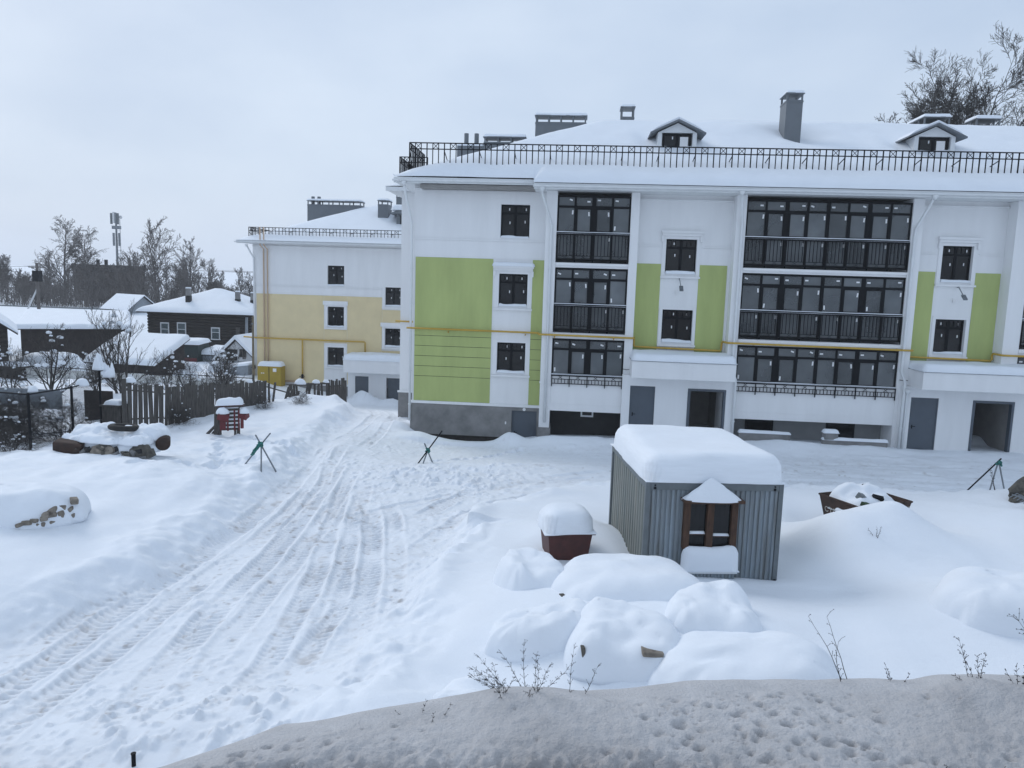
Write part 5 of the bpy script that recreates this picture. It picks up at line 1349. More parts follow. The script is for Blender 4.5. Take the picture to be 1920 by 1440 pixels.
# chain link fence
cf = empty('chain_link_fence', 'dark chain link fence on steel posts in front of the bare bushes', 'fence', (-18.1, 25.5, .45))
o = cf.location
posts = [(-21.6, 24.3), (-18.04, 23.75), (-17.8, 25.6), (-18.1, 27.7)]
for i, (x, y) in enumerate(posts): bar('post', 'black_metal', (x - o.x, y - o.y, -.4), (x - o.x, y - o.y, (1.95, 1.95, 1.95, 2.45)[i]), .045, cf, 8)
net = MB()
for (a, b) in zip(posts[:-1], posts[1:]):
    A, B_ = Vector((*a, .45)) - o, Vector((*b, .45)) - o; L = (B_ - A).length; u = (B_ - A) / L
    bar('top_rail', 'black_metal', A + Vector((0, 0, 1.9)), B_ + Vector((0, 0, 1.9)), .028, cf, 6)
    hN = 1.85; st = .085; n = int((L + hN) / st)
    for s_ in (1, -1):
        for k in range(n):
            x0 = k * st - hN if s_ > 0 else k * st
            xa, za, xb, zb = (x0, 0, x0 + hN, hN) if s_ > 0 else (x0, 0, x0 - hN, hN)
            if s_ > 0:
                if xa < 0: za = -xa; xa = 0
                if xb > L: zb -= (xb - L); xb = L
            else:
                if xb < 0: zb += xb; xb = 0
                if xa > L: za += (xa - L); xa = L
            if za >= zb: continue
            net.path([A + u * xa + Vector((0, 0, za + .03)), A + u * xb + Vector((0, 0, zb + .03))], .0045, 3, False)
stuff(net.build('wire_mesh', 'black_metal', cf))
MB().path([Vector((-21.6, 24.3, 1.05)) - o, Vector((-19.8, 24.0, .95)) - o, Vector((-18.04, 23.75, 1.0)) - o, Vector((-17.6, 24.6, .92)) - o, Vector((-17.0, 25.6, 1.0)) - o], .012, 5).build('strand', 'black_metal', cf)
mound('post_snow', .26, .20, .2, cf, 61, 2.2, 2.2, -.16, (-18.12 - o.x, 27.75 - o.y, 2.45), n=24, amp=.25); mound('post_snow', .22, .18, .18, cf, 65, 2.2, 2.2, -.2, (-17.75 - o.x, 27.75 - o.y, 2.22), n=24, amp=.2); mound('post_snow', .22, .2, .22, cf, 62, 2.2, 1.7, -.05, (-17.85 - o.x, 26.3 - o.y, 1.92), n=16); mound('post_snow', .16, .15, .16, cf, 63, 2.2, 1.7, -.03, (-18.2 - o.x, 24.2 - o.y, 1.95), n=16)
# sheet-iron strips behind the mesh
for i, (x0, x1, y, z0, z1, m, lab) in enumerate(((-24.5, -19.6, 27.6, 1.15, 1.9, 'zinc', 'long grey sheet iron strip standing behind the chain link fence'), (-19.5, -18.3, 28.8, 1.1, 1.75, 'dark_board', 'dark board nailed up behind the chain link fence'))):
    tag(MB().box(x0, x1, y, y + .03, z0 - 1.2 if i else z0, z1).build('sheet_strip', m), lab, 'sheet')
for i, (x, y, w_, h) in enumerate(((-17.62, 27.9, .75, 1.05),)):
    b = empty('wooden_bin', 'grey wooden bin with snow on its lid at the end of the plank fence', 'bin', (x, y, .3))
    MB().box(-w_ / 2, w_ / 2, -.3, .3, -.1, h).build('body', 'old_wood', b, bevel=.02); MB().box(-w_ / 2 - .05, w_ / 2 + .05, -.36, .36, h + .002, h + .06).build('lid', 'old_wood', b)
    snow_cap('snow', -.35, .35, -.3, .3, h + .062, .16, .14, b, .08, 64, step=.1, fq=3)

# red and grey rack
rk = empty('wooden_rack', 'grey wooden rack with red bars and boxes capped with snow by the fence', 'rack', (-13.35, 28.35, g0(-13.35, 28.35)), R(12)); rk.scale = (.9, .9, .9)
MB().path([(-.42, 0, -.25), (-.42, 0, .9), (-.40, .02, 1.32)], [.17, .14, .16], 9).build('post', 'old_wood', rk)
MB().path([(-.95, -.1, -.05), (-.45, 0, .5)], [.08, .06], 6).build('brace', 'old_wood', rk); MB().path([(-.8, .2, -.1), (-.42, .05, .35)], [.07, .05], 6).build('brace', 'old_wood', rk)
MB().box(.38, .50, -.05, .07, -.2, .55).build('leg', 'old_wood', rk); MB().box(.26, .34, -.02, .08, -.2, .5).build('leg', 'old_wood', rk)
for k in range(6):
    z = .30 + k * .17
    MB().obox((.10, -.02, z), (.82, .05, .10), (0, -.06, 0)).build('slat', 'old_wood', rk); snow_cap('slat_snow', -.18, .46, -.06, .02, z + .052, .035, .03, rk, .01, 70 + k, step=.2, tilt=(.06, 0))
for x in (-.28, .02, .30, .48): MB().box(x - .035, x + .035, -.085, -.047, .22 + .06 * x, 1.15).build('bar', 'red_paint', rk)
MB().box(-.31, -.06, -.10, -.088, .28, .78).build('red_board', 'red_paint', rk)
MB().obox((-.12, -.26, .90), (.46, .30, .30), (.35, .25, .3)).build('red_box', 'red_paint', rk, bevel=.01); mound('box_snow', .27, .22, .24, rk, 77, 2.3, 1.8, 0, (-.14, -.26, 1.02), n=18)
MB().obox((.72, -.12, .92), (.32, .28, .26), (.5, .2, -.4)).build('red_box', 'red_paint', rk, bevel=.01); mound('box_snow', .20, .18, .24, rk, 78, 2.3, 1.8, 0, (.74, -.12, 1.02), n=18)
MB().path([(.62, -.1, .85), (.62, -.1, .35)], .07, 10).build('red_pole', 'red_paint', rk)
MB().obox((.12, .02, 1.33), (1.12, .36, .05), (0, -.06, 0)).build('top_board', 'red_brown', rk); snow_cap('top_snow', -.46, .68, -.18, .22, 1.34, .30, .2, rk, .10, 79, base=.05, step=.1, fq=2.5, tilt=(.05, 0))

# generic helpers for the houses
def pitched(name, label, cat, loc, rz, w, d, h, rise, wall_m, roof_snow_t=.32, over=.4, logs=None, gable='y'):
    # gable house: ridge along local y (gable faces the viewer); origin at the middle of the front wall's foot
    r = empty(name, label, cat, loc, rz)
    mb = MB(); mb.prism([(-w / 2, -.6), (w / 2, -.6), (w / 2, h), (0, h + rise), (-w / 2, h)], 'y', 0, d); mb.build('wall', wall_m, r)
    for s in (-1, 1):
        e = over; k = rise / (w / 2); x1 = s * (w / 2 + e); z1 = h - k * e
        pl = [(0, h + rise + .02), (x1, z1 + .02), (x1, z1 + .10), (0, h + rise + .10)]
        MB().prism(pl if s > 0 else pl[::-1], 'y', -e, d + e).build('roof', 'dark_board', r)
        n = 7; t = roof_snow_t
        top = [(x1 * (1 - q / n), z1 + .1 + (h + rise - z1) * q / n + t * math.sqrt(max(0, 1 - (1 - min(1, (q + .25) / n * 3)) ** 2))) for q in range(n + 1)]
        pl = [(0, h + rise + .103), (x1 * 1.01, z1 + .103)] + top
        MB().prism(pl if s > 0 else pl[::-1], 'y', -e - .05, d + e + .05).build('roof_snow', 'snow', r, bevel=.05)
    return r
def flatshed(name, label, cat, loc, rz, w, d, h0, h1, wall_m, t=.35, over=.25, board=None):
    # mono-pitch shed: front wall h0, back wall h1, local y runs backwards
    r = empty(name, label, cat, loc, rz)
    mb = MB(); mb.prism([(0, -.6), (d, -.6), (d, h1), (0, h0)], 'x', -w / 2, w / 2); mb.build('wall', wall_m, r)
    if board:
        n = int(w / board)
        for k in range(n): piece('board', wall_m, -w / 2 + w * k / n + .008, -w / 2 + w * (k + 1) / n - .008, -.025, -.002, -.5, h0 - .02, r)
    k = (h1 - h0) / d; e = over
    MB().prism([(-e, h0 - k * e + .01), (d + e, h1 + k * e + .01), (d + e, h1 + k * e + .09), (-e, h0 - k * e + .09)], 'x', -w / 2 - e, w / 2 + e).build('roof', 'dark_board', r)
    snow_cap('roof_snow', -w / 2 - e - .05, w / 2 + e + .05, -e - .06, d + e + .05, h0 - k * e + .095, t, t * .9, r, .06, int(abs(loc[0]) * 7), step=.4, tilt=(0, k), base=.03)
    return r
def hwin(parent, x0, x1, z0, z1, y, rail=.6, m='trim_white'):
    mb = MB(); t = .09
    mb.box(x0, x1, y - .07, y - .001, z1 - t, z1 + .03); mb.box(x0 - .03, x1 + .03, y - .09, y - .001, z0 - .03, z0 + t * .7); mb.box(x0, x0 + t, y - .07, y - .001, z0 + t * .7, z1 - t); mb.box(x1 - t, x1, y - .07, y - .001, z0 + t * .7, z1 - t)
    zz = z0 + (z1 - z0) * rail; mb.box(x0 + t, x1 - t, y - .05, y - .001, zz - .03, zz + .03)
    w = mb.build('window', m, parent)
    piece('pane', 'pale_glass', x0 + t, x1 - t, y - .03, y - .02, z0 + t * .7, zz - .03, w); piece('pane', 'pale_glass', x0 + t, x1 - t, y - .03, y - .02, zz + .03, z1 - t, w)

# the log house
zl = -1.0
lh = empty('log_house', 'dark log house with white framed windows and snowy hip roof', 'house', (-35.6, 70, zl))
W2 = 5.05
MB().box(-W2 + .12, W2 - .12, .12, 8, -.5, 3.75).build('wall_core', 'dark_board', lh)
for k in range(14):
    z = .02 + k * .28
    bar('log', 'dark_log', (-W2, .14, z), (W2, .14, z), .15, lh, 8)
for k in range(14): bar('log', 'dark_log', (W2 - .1, -.1, .02 + k * .28), (W2 - .1, 8, .02 + k * .28), .15, lh, 6); bar('log', 'dark_log', (-W2 + .1, -.1, .02 + k * .28), (-W2 + .1, 8, .02 + k * .28), .15, lh, 6)
for (a, b, c_, d) in ((-3.82, -2.96, 1.27, 2.8), (-2.17, -1.28, 1.27, 2.85), (1.18, 2.05, 1.37, 2.5)): hwin(lh, a, b, c_, d, -.01)
MB().box(3.6, 4.0, -.06, -.005, 1.2, 2.6).build('window_board', 'old_wood', lh)
MB().path([(4.75, -.2, 3.6), (4.7, -.25, .3)], .14, 8).build('drainpipe', 'zinc', lh)
MB().box(-W2 - .7, W2 + .7, -.75, 8.7, 3.72, 3.82).build('roof', 'dark_board', lh)
def lh_d(X, Y): return np.minimum(np.minimum(X + W2 + .78, W2 + .78 - X), np.minimum(Y + .83, 8.78 - Y))
def lh_z(X, Y): return np.minimum(np.minimum(4.3 + .46 * (Y + .3), 4.3 + .46 * (8.3 - Y)), np.minimum(4.3 + .36 * (X + W2 + .2), 4.3 + .36 * (W2 + .2 - X)))
hip_roof_snow(lh, None, spans((-W2 - .78, -W2, .12), (-W2, W2, .4), (W2, W2 + .78, .12)), spans((-.83, .1, .1), (.1, 8.0, .4), (8.0, 8.78, .12)), lh_z, lh_d, lambda X, Y: 3.83 + 0 * X)
for (x, y, z0, z1, w_) in ((-1.45, .9, 4.6, 6.1, .45), (3.1, 1.6, 4.3, 5.9, .42), (3.9, 3.2, 4.6, 5.8, .4)):
    c_ = MB().box(x - w_ / 2, x + w_ / 2, y - .2, y + .2, z0, z1 - .7).build('chimney', 'near_black', lh); MB().box(x - w_ / 2 + .02, x + w_ / 2 - .02, y - .18, y + .18, z1 - .698, z1).build('pot', 'concrete', c_)
    snow_cap('snow', x - w_ / 2, x + w_ / 2, y - .2, y + .2, z1 + .002, .1, .08, c_, .02, 5)

flatshed('timber_barn', 'dark brown timber barn with a sloping roof deep in snow', 'barn', (-39.6, 57.6, -.5), R(32), 7.2, 8.5, 2.35, 3.05, 'dark_board', .34, .45, .35)
flatshed('lean_to', 'low lean to whose wide snow covered roof slopes towards the garden', 'shed', (-31.9, 51.4, -.7), R(-8), 5.2, 3.4, .8, 2.2, 'dark_board', .35, .3)
dl = pitched('log_cabin', 'black old log cabin whose roof edge shows at the garden side', 'house', (-37.7, 43.15, -1.0), R(38), 6.0, 6, 3.75, 2.2, 'dark_board', .28, .55)
for k in range(13): bar('log', 'dark_log', (-3.0, -.02, .05 + k * .3), (3.0, -.02, .05 + k * .3), .155, dl, 8)
flatshed('garden_shed', 'small grey garden shed standing left of the red booth', 'shed', (-34.0, 62.2, -1.6), 0, 1.7, 2, 1.55, 1.7, 'zinc', .4, .12)
bo = flatshed('garden_booth', 'narrow booth with dark green top and red doors under a snow cap', 'booth', (-32.55, 61.8, -1.6), 0, 1.9, 2, 2.1, 2.2, 'dark_green', .35, .12)
for s in (0, 1): MB().box(-.85 + s * .86, -.02 + s * .86, -.05, -.002, -.4, 1.05).build('door', 'red_paint', bo)
flatshed('garden_shed', 'low grey shed with snow sliding off its slanting roof right of the red booth', 'shed', (-30.5, 62.5, -1.7), R(-6), 2.5, 2.2, 1.35, 1.6, 'zinc', .4, .15)
gs = pitched('garden_shed', 'white boarded gable shed with broken planks in its gable', 'shed', (-27.4, 60, -1.6), 0, 3.1, 4, 1.35, 1.5, 'trim_white', .35, .3)
MB().box(-.85, .05, -.06, -.002, 1.2, 2.1).build('gable_dark', 'near_black', gs); MB().box(.25, .8, -.055, -.002, 1.5, 2.15).build('gable_dark', 'near_black', gs)  # flat black slabs paint the dark inside of the openings
for x, a_ in ((.3, .3), (.55, -.1), (.75, .05)): MB().obox((x, -.09, 1.75), (.1, .03, .8), (0, a_, 0)).build('loose_plank', 'old_wood', gs)
MB().box(-1.75, 1.7, -.2, -.003, .98, 1.12).build('tie_beam', 'zinc', gs)
mb_ = empty('metal_chest', 'low blue grey metal chest in front of the gable shed', 'chest', (-25.1, 55, -1.45))
MB().prism([(-.9, -.2), (.85, -.2), (.85, 1.3), (-.9, 1.05)], 'y', 0, 1.2).build('body', 'zinc', mb_, bevel=.02); snow_cap('snow', -.95, .9, -.05, 1.25, 1.06, .22, .2, mb_, .05, 66, tilt=(.14, 0))
wp = empty('firewood_stack', 'stack of split firewood under a board beside the old log cabin', 'firewood', (-33.8, 43.2, -.9))
rnd = random.Random(6)
for i in range(6):
    for j in range(7): bar('log', 'dark_log', (i * .22 - .6 + rnd.uniform(-.03, .03), 0, .1 + j * .2), (i * .22 - .6 + rnd.uniform(-.03, .03), .5, .1 + j * .2), rnd.uniform(.07, .1), wp, 7)
MB().obox((0, .2, 1.5), (1.7, .8, .05), (0, .05, 0)).build('cover_board', 'old_wood', wp); snow_cap('snow', -.85, .85, -.2, .6, 1.56, .2, .15, wp, .08, 67)

# white sheet fence between the gardens
wfn = empty('sheet_fence', 'off white corrugated sheet fence across the gardens with a dark top rail', 'fence', (-27.5, 46, -1.2))
for k in range(15):
    a = -7.5 + k * 1.0; zt = 1.38 - .012 * k + .04 * math.sin(k * 2.1)
    o = corrugated(MB(), (a + .01, 0, 0), (1, 0, 0), .98, -.3, zt, .2, .03, (0, -1, 0)).build('panel', 'white_sheet', wfn)
bar('top_rail', 'black_metal', (-7.5, -.06, 1.52), (7.5, -.06, 1.34), .03, wfn, 6)
for k in range(6): bar('post', 'black_metal', (-7.5 + k * 3, .06, -.4), (-7.5 + k * 3, .06, 1.55), .04, wfn, 6)
for i, (x, y, a_, b, h, lab) in enumerate(((-32.2, 53, 1.2, .6, .45, 'long snow ridge covering timber in front of the lean to'), (-29.6, 56.5, 1.0, .7, .7, 'snowy brush heap in front of the red doored booth'), (-27.6, 56.8, .7, .6, .9, 'tall snow lump beside the blue grey chest'), (-28.8, 53.5, 1.6, .6, .5, 'low snow ridge behind the white sheet fence'), (-35.8, 49.5, 2.8, 1.4, 1.7, 'big smooth snowdrift against the dark brown barn'), (-23.6, 50.5, 1.6, .8, .5, 'soft snowdrift in front of the yellow gas cabinet'), (-21.0, 47.2, 2.0, .6, .5, 'snowdrift at the end of the white sheet fence'))):
    s = empty('snowdrift', lab, 'snowdrift', (x, y, g0(x, y) - .05)); mound('snow', a_, b, h, s, 80 + i, 2.3, 1.8, amp=.12, n=26)

# poles, lamp, mast
up_ = empty('utility_pole', 'grey utility pole with transformer box and slanting pale strut by the railway', 'pole', (-55.3, 75, 0))
MB().path([(0, 0, -1.5), (0, 0, 7.1)], [.2, .13], 8).build('pole', 'bark', up_); MB().path([(-2.2, 0, .5), (-.1, 0, 4.4)], [.10, .08], 6).build('strut', 'trim_white', up_)
MB().box(-.35, .35, -.3, .3, 5.2, 6.3).build('transformer', 'black_metal', up_); MB().box(-.9, .9, -.05, .05, 6.6, 6.72).build('cross_arm', 'bark', up_)
MB().path([(-40, 1, 6.5), (-20, .5, 6.1), (-.8, 0, 6.7)], .02, 4).build('wire', 'black_metal', up_)
p2 = empty('wooden_pole', 'thin bare wooden pole in front of the cream yellow building', 'pole', (-21.9, 50.5, -2))
MB().path([(0, 0, -.3), (0, 0, 2.5), (.02, 0, 5.75)], [.09, .085, .07], 8).build('pole', mat('pole_wood', (.16, .13, .08), .9, var=.2, scale=4), p2); MB().box(-.05, .05, -.1, .1, 5.2, 5.3).build('bracket', 'steel', p2)
sl = empty('street_lamp', 'curved arm street lamp far off beyond the log house roof', 'lamp', (-40.2, 92, 0))
MB().path([(0, 0, -1), (0, 0, 4.6), (-.3, 0, 5.4), (-1.0, 0, 5.9)], [.08, .06, .05, .04], 6).build('mast', 'black_metal', sl); MB().obox((-1.2, 0, 5.95), (.5, .16, .1), (0, .2, 0)).build('lamp_head', 'steel', sl)

br = empty('railway_building', 'brown flat roofed building with small roof vents behind the bare trees', 'building', (-90, 138, 0))
MB().box(-4.6, 4.6, 0, 8, -1, 7.2).build('wall', 'brown_render', br); MB().box(-4.8, 4.8, -.2, 8.2, 6.3, 7.6).build('parapet', mat('dark_parapet', (.035, .032, .03), .9, var=.2, scale=1), br)
for x in (-.4, 1.2): MB().box(x - .2, x + .2, 1, 1.5, 7.6, 8.6).build('vent', 'black_metal', br)
for k in range(3): piece('window', 'window_glass', -3.4 + k * 2.6, -2.2 + k * 2.6, -.04, -.01, 3.0, 4.5, br)
ms = empty('cell_mast', 'steel cell mast with antenna panels on the brown building', 'mast', (-86.4, 139, 7.6))
MB().path([(0, 0, 0), (0, 0, 9.0)], [.22, .16], 8).build('pole', 'steel', ms)
for x in (.75,):
    MB().path([(x, 0, 0), (x, 0, 8.6)], .05, 5).build('ladder_rail', 'steel', ms)
    for k in range(14): bar('rung', 'steel', (.1, 0, .4 + k * .6), (.75, 0, .4 + k * .6), .03, ms, 4)
for i, (x, z, m) in enumerate(((-.65, 8.6, 'cabin_frame'), (-.2, 8.8, 'sticker'), (.2, 8.7, 'steel'), (.62, 8.6, 'cabin_frame'))): MB().box(x - .18, x + .18, -.5, -.3, z - 1.0, z + 1.0).build('antenna_panel', m, ms)
for x in (-.55, .55): MB().box(x - .05, x + .05, -.3, .3, 3.6, 6.0).build('antenna_strip', 'steel', ms)
MB().box(-.7, .8, -.3, .3, 6.7, 7.3).build('platform', 'steel', ms); MB().path([(1.0, -.2, 8.9), (1.0, -.05, 8.9)], .32, 12).build('dish', 'sticker', ms)
fr_ = pitched('far_house', 'distant house with snow dusted slate roof behind the log house', 'house', (-60.5, 103, .0), R(62), 4.2, 6, 1.4, 1.7, 'zinc', .15, .4)
gr = empty('guard_rail', 'long dark guard rail along the railway embankment', 'guard rail', (-80, 107, .3))
MB().box(-55, 48, -.05, .05, .55, .75).build('beam', 'cabin_frame', gr)
for k in range(26): piece('post', 'cabin_frame', -55 + k * 4, -54.85 + k * 4, .052, .2, -.3, .75, gr)
# ---------------------------------------------------------------- bare trees
def bare_tree(h, seed, first=.30, n1=14, n2=8, n3=6, n4=0, ang=50, up=.25, droop=0., ratio=.48, trunk_r=None, wob=.10, sides=5, thin=1.0, fork=1):
    rnd = random.Random(seed); trunk, crown = MB(), MB(); tr = trunk_r or h * .018
    def seg(mb, p, d, L, r, n, wobble, lift, sd, tipr=.25):
        pts = [p.copy()]; 
        for k in range(n):
            d = (d + Vector((rnd.gauss(0, wobble), rnd.gauss(0, wobble), rnd.gauss(0, wobble) + lift / n))).normalized()
            p = p + d * L / n; pts.append(p.copy())
        mb.path(pts, [max(.0035 * thin, r * (1 - (1 - tipr) * k / n)) for k in range(n + 1)], sd, False)
        return pts
    def side(d, a):
        o_ = d.orthogonal().normalized(); o_.rotate(Matrix.Rotation(rnd.uniform(0, 6.283), 3, d)); return (d * math.cos(a) + o_ * math.sin(a)).normalized()
    def grow(pts, L, r, lvl, start):
        cnt = (n1, n2, n3, n4)[lvl] if lvl < 4 else 0
        if not cnt: return
        for k in range(cnt):
            t = start + (1 - start) * (k + rnd.random() * .8) / cnt; t = min(t, .98)
            i = t * (len(pts) - 1); j = int(i); p = pts[j].lerp(pts[min(j + 1, len(pts) - 1)], i - j); d = (pts[min(j + 1, len(pts) - 1)] - pts[j]).normalized()
            a = math.radians(ang * rnd.uniform(.6, 1.15)); dd = side(d, a)
            l2 = L * ratio * (1.15 - .65 * t) * rnd.uniform(.75, 1.2) if lvl == 0 else L * .52 * rnd.uniform(.5, 1.1) * (1.1 - .4 * t)
            r2 = r * (1 - .75 * t) * .55 + .002
            q = seg(trunk if lvl == 0 else crown, p, dd, l2, r2, 5 if lvl < 2 else 3, .13, up - droop * lvl, 4 if lvl < 2 else 3)
            grow(q, l2, r2, lvl + 1, .18)
    for f_ in range(fork):
        d0 = Vector((0, 0, 1)) if fork == 1 else Vector((rnd.uniform(-.35, .35), rnd.uniform(-.35, .35), 1)).normalized()
        pts = seg(trunk, Vector((rnd.uniform(-.1, .1) * (fork > 1), rnd.uniform(-.1, .1) * (fork > 1), -.4)), d0, h, tr, 9, wob * .5, .15, 6)
        grow(pts, h, tr, 0, first)
    return trunk, crown
TREES = {}
def proto(name, bark='bark', clumps=0, **kw):
    t, c_ = bare_tree(**kw); TREES[name] = [t.mesh(name + '_trunk', bark, True), c_.mesh(name + '_crown', bark, False)]
    if clumps:
        rnd = random.Random(9); sn = MB()
        for q in range(clumps):
            p = Vector(rnd.choice(c_.v)); a = kw['h'] * rnd.uniform(.015, .05)
            if p.z < .2: continue
            sn.path([p + Vector((-a, 0, 0)), p + Vector((-a * .7, 0, a * .1)), p + Vector((0, 0, a * .25)), p + Vector((a * .8, a * .3, 0)), p + Vector((a, a * .3, -a * .1))], [a * .1, a * .5, a * .6, a * .45, a * .1], 7)
        TREES[name].append(sn.mesh(name + '_snow', 'snow', True))
def plant(kind, name, label, loc, s=1.0, rz=0, group=None, cat='tree'):
    r = empty(name, label, cat, loc, rz, group); r.scale = (s, s, s)
    for nm, me in zip(('trunk', 'crown', 'snow_clumps'), TREES[kind]):
        o = bpy.data.objects.new(nm, me); col.objects.link(o); o.parent = r
        if nm == 'snow_clumps': stuff(o)
    return r
proto('oak', h=10, seed=3, first=.22, n1=16, n2=9, n3=7, ang=52, up=.35, ratio=.5, thin=7)
proto('oak2', h=10, seed=7, first=.30, n1=15, n2=9, n3=7, ang=45, up=.4, ratio=.45, thin=7)
proto('slim', h=10, seed=12, first=.35, n1=16, n2=8, n3=6, ang=38, up=.35, ratio=.36, thin=7)
proto('birch', h=12, seed=21, first=.22, n1=22, n2=10, n3=8, ang=42, up=.35, droop=.42, ratio=.40, thin=6)
proto('shrubby', h=6, seed=30, first=.08, n1=13, n2=8, n3=6, ang=42, up=.3, ratio=.6, thin=7, fork=3)
proto('great', bark='dark_bark', h=24, seed=41, first=.34, n1=18, n2=12, n3=10, n4=6, ang=48, up=.3, ratio=.44, thin=4.0, trunk_r=.4)
proto('fruit', bark='dark_bark', clumps=25, h=2.9, seed=53, first=.12, n1=12, n2=8, n3=5, ang=55, up=.45, ratio=.62, thin=1.2, trunk_r=.07, fork=2)
proto('osier', bark='dark_bark', clumps=20, h=3.2, seed=57, first=.10, n1=10, n2=7, n3=4, ang=30, up=.5, ratio=.55, thin=1.2, trunk_r=.05, fork=4)
proto('bramble', bark='dark_bark', clumps=26, h=1.5, seed=61, first=.05, n1=12, n2=8, n3=4, ang=62, up=.05, droop=.15, ratio=.7, thin=1.0, trunk_r=.018, fork=5)

plant('great', 'bare_tree', 'great bare tree rising behind the roof of the green building', (28.4, 62, 0), .83, 1.0)
plant('great', 'bare_tree', 'second tall bare tree overlapping the great one behind the roof', (30.6, 63, 0), .85, 2.4)
plant('great', 'bare_tree', 'smaller bare tree peeking above the roof beside the great tree', (25.2, 66, 0), .78, 4.1)
plant('great', 'bare_tree', 'bushy bare tree filling the gap between the great tree and the smaller one', (26.8, 64, 0), .80, 3.3)
plant('great', 'bare_tree', 'last tall bare tree behind the roof, beyond the great pair', (34.6, 63, 0), .84, 5.2)
plant('birch', 'birch_tree', 'tall drooping birch standing above the thicket near the brown building', (-84.5, 121, .3), 1.08, .6)
plant('birch', 'birch_tree', 'second stem of drooping birch close beside the tall birch', (-82.3, 123, .3), .98, 2.6)
plant('oak', 'bare_tree', 'broad round crowned bare tree alone above the log house roof', (-68.6, 121, .3), 1.28, .4)
plant('oak2', 'bare_tree', 'leaning many branched bare tree beside the round crowned tree', (-64.4, 124, .3), 1.02, 1.9)
rnd = random.Random(77)
for k in range(84):
    x = -118 + k * .86 + rnd.uniform(-.8, .8); y = rnd.uniform(113, 134); 
    ht = {0: .78, 1: .72}.get(int(x < -95), .72) * rnd.uniform(.7, 1.1)
    if x > -60: ht *= .78
    if -91 < x < -80: ht *= .7
    kd = rnd.choice(('oak', 'oak2', 'slim', 'slim', 'shrubby'))
    plant(kd, 'bare_tree', {'oak': 'broad spreading bare tree in the thicket along the railway', 'oak2': 'bare tree with steep forking limbs in the thicket along the railway', 'slim': 'slim upright bare tree in the thicket along the railway', 'shrubby': 'low many stemmed bare tree in the thicket along the railway'}[kd], (x, y, .35), ht, rnd.uniform(0, 6.28), kd.rstrip('2') + ' trees along the railway' if kd != 'oak2' else 'forking trees along the railway')
# brush under the trees: one mass nobody could count
br_ = MB()
for k in range(1700):
    x = rnd.uniform(-124, -44); y = rnd.uniform(110.5, 128); h = rnd.uniform(1.5, 5.6) * (1.1 if x < -60 else .8); d = Vector((rnd.gauss(0, .22), rnd.gauss(0, .22), 1)); p = Vector((x, y, .2))
    br_.path([p, p + d * h * .55, p + d * h * .55 + (d + Vector((rnd.gauss(0, .3), rnd.gauss(0, .3), 0))) * h * .45], [.05, .035, .018], 3, False)
    for q in range(3):
        s_ = p + d * h * rnd.uniform(.3, .8); br_.path([s_, s_ + Vector((rnd.gauss(0, .5), rnd.gauss(0, .5), rnd.uniform(.3, .9))) * h * .3], [.035, .016], 3, False)
tag(stuff(br_.build('brush', 'bark')), 'dense leafless brush filling the ground under the railway trees', 'brush')
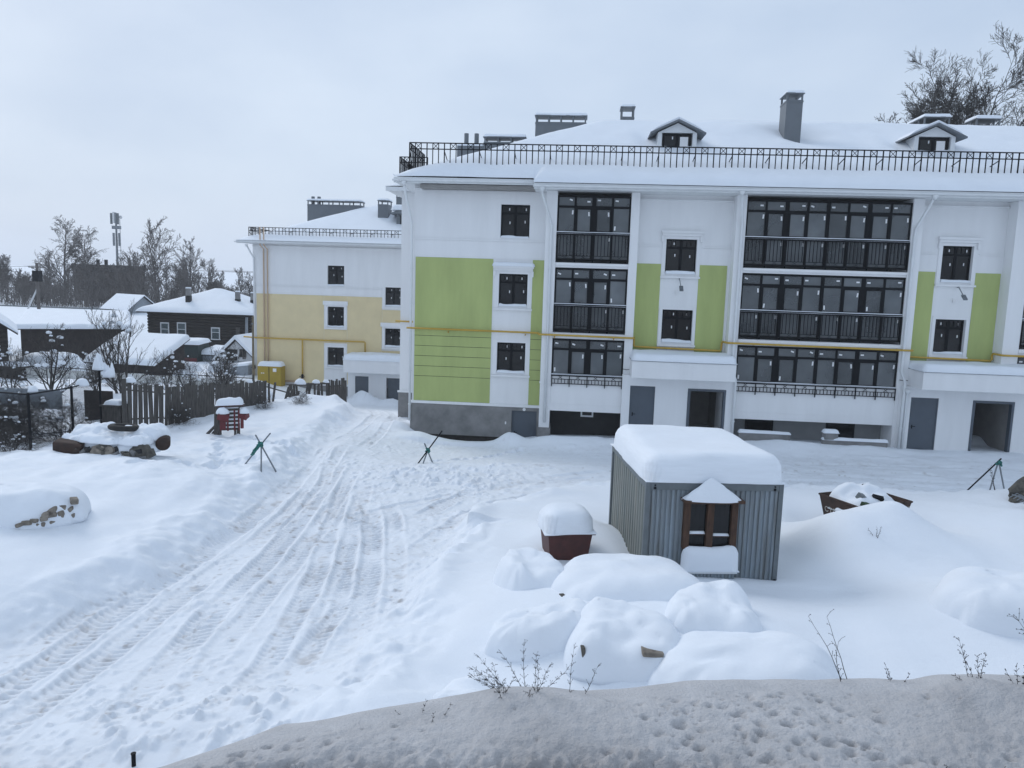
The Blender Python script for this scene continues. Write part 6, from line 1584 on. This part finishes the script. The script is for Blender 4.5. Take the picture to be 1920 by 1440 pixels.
# gardens
gl = 'bare bramble bush behind the chain link fence'
plant('fruit', 'fruit_tree', 'crooked bare fruit tree with open branches behind the chain link fence', (-23.9, 32.6, g0(-23.9, 32.6)), 1.15, .3)
plant('osier', 'fruit_tree', 'many stemmed bare tree with upright shoots behind the plank fence', (-23.3, 37.5, g0(-23.3, 37.5)), 1.25, 1.1)
plant('fruit', 'fruit_tree', 'small bare tree close behind the plank fence corner', (-17.6, 34.0, g0(-17.6, 34.0)), .75, 2.2)
plant('fruit', 'fruit_tree', 'thin young bare tree in front of the white sheet fence', (-19.8, 41.5, g0(-19.8, 41.5)), .85, 4.0)
for k in range(13):
    x = -24.5 + (k % 8) * .92 + rnd.uniform(-.3, .3); y = 25.3 + (k // 8) * 1.7 + rnd.uniform(-.5, .5)
    plant('bramble', 'bramble_bush', gl, (x, y, g0(x, y) - .05), rnd.uniform(.85, 1.25), rnd.uniform(0, 6.28), 'bramble bushes behind the mesh fence', 'bush')
for k in range(9):
    x = -30 + k * 1.35 + rnd.uniform(-.4, .4); y = rnd.uniform(36, 44)
    plant(rnd.choice(('bramble', 'osier')), 'garden_bush', 'bare garden bush among the snowy vegetable plots', (x, y, g0(x, y) - .05), rnd.uniform(.55, .85), rnd.uniform(0, 6.28), 'bushes in the garden plots', 'bush')
for i, (x, y, s, lab) in enumerate(((-17.6, 22.4, .75, 'pale dry grass tuft at the foot of the chain link fence'), (-18.9, 21.8, .8, 'second tuft of dry grass under the chain link post'), (-15.9, 29.4, .55, 'dry twigs leaning against the plank fence'), (-13.2, 36.0, .45, 'bent dry twigs on the snowbank by the fallen fence'), (-14.4, 34.5, .5, 'long dry canes sprawling beside the plank fence'))):
    plant('bramble', 'dry_grass', lab, (x, y, gz(x, y) - .05), s, i * 1.3, None, 'dry grass')
# distant wooded hills
hx = np.linspace(-1100, 500, 160); hy = np.linspace(700, 1300, 24); HX, HY = np.meshgrid(hx, hy)
mat('far_wood', (0.10, 0.11, 0.12), 0.95, scale=.02, color2=(0.30, 0.31, 0.33))
HZ = -3 + 26 * sm((HY - 700) / 500) * (.55 + .45 * fbm(HX * .004, HY * .004, 3, 5)) + 1.5 * fbm(HX * .05, HY * .05, 3, 6)
structure(grid_object('hills', hx, hy, HZ, 'far_wood'))
# haze
hb = MB().box(-1500, 1500, -300, 1450, -12, 60).build('haze', mat('haze', (.8, .85, .95)))
hm = MATS['haze']; n, l = hm.node_tree.nodes, hm.node_tree.links
n.clear(); ou = n.new('ShaderNodeOutputMaterial'); pv = n.new('ShaderNodeVolumePrincipled'); pv.inputs['Color'].default_value = (.97, .98, 1, 1); pv.inputs['Density'].default_value = .0005; pv.inputs['Anisotropy'].default_value = .2
l.new(pv.outputs['Volume'], ou.inputs['Volume'])
tag(stuff(hb), 'thin pale winter haze filling the air over the whole place', 'haze')
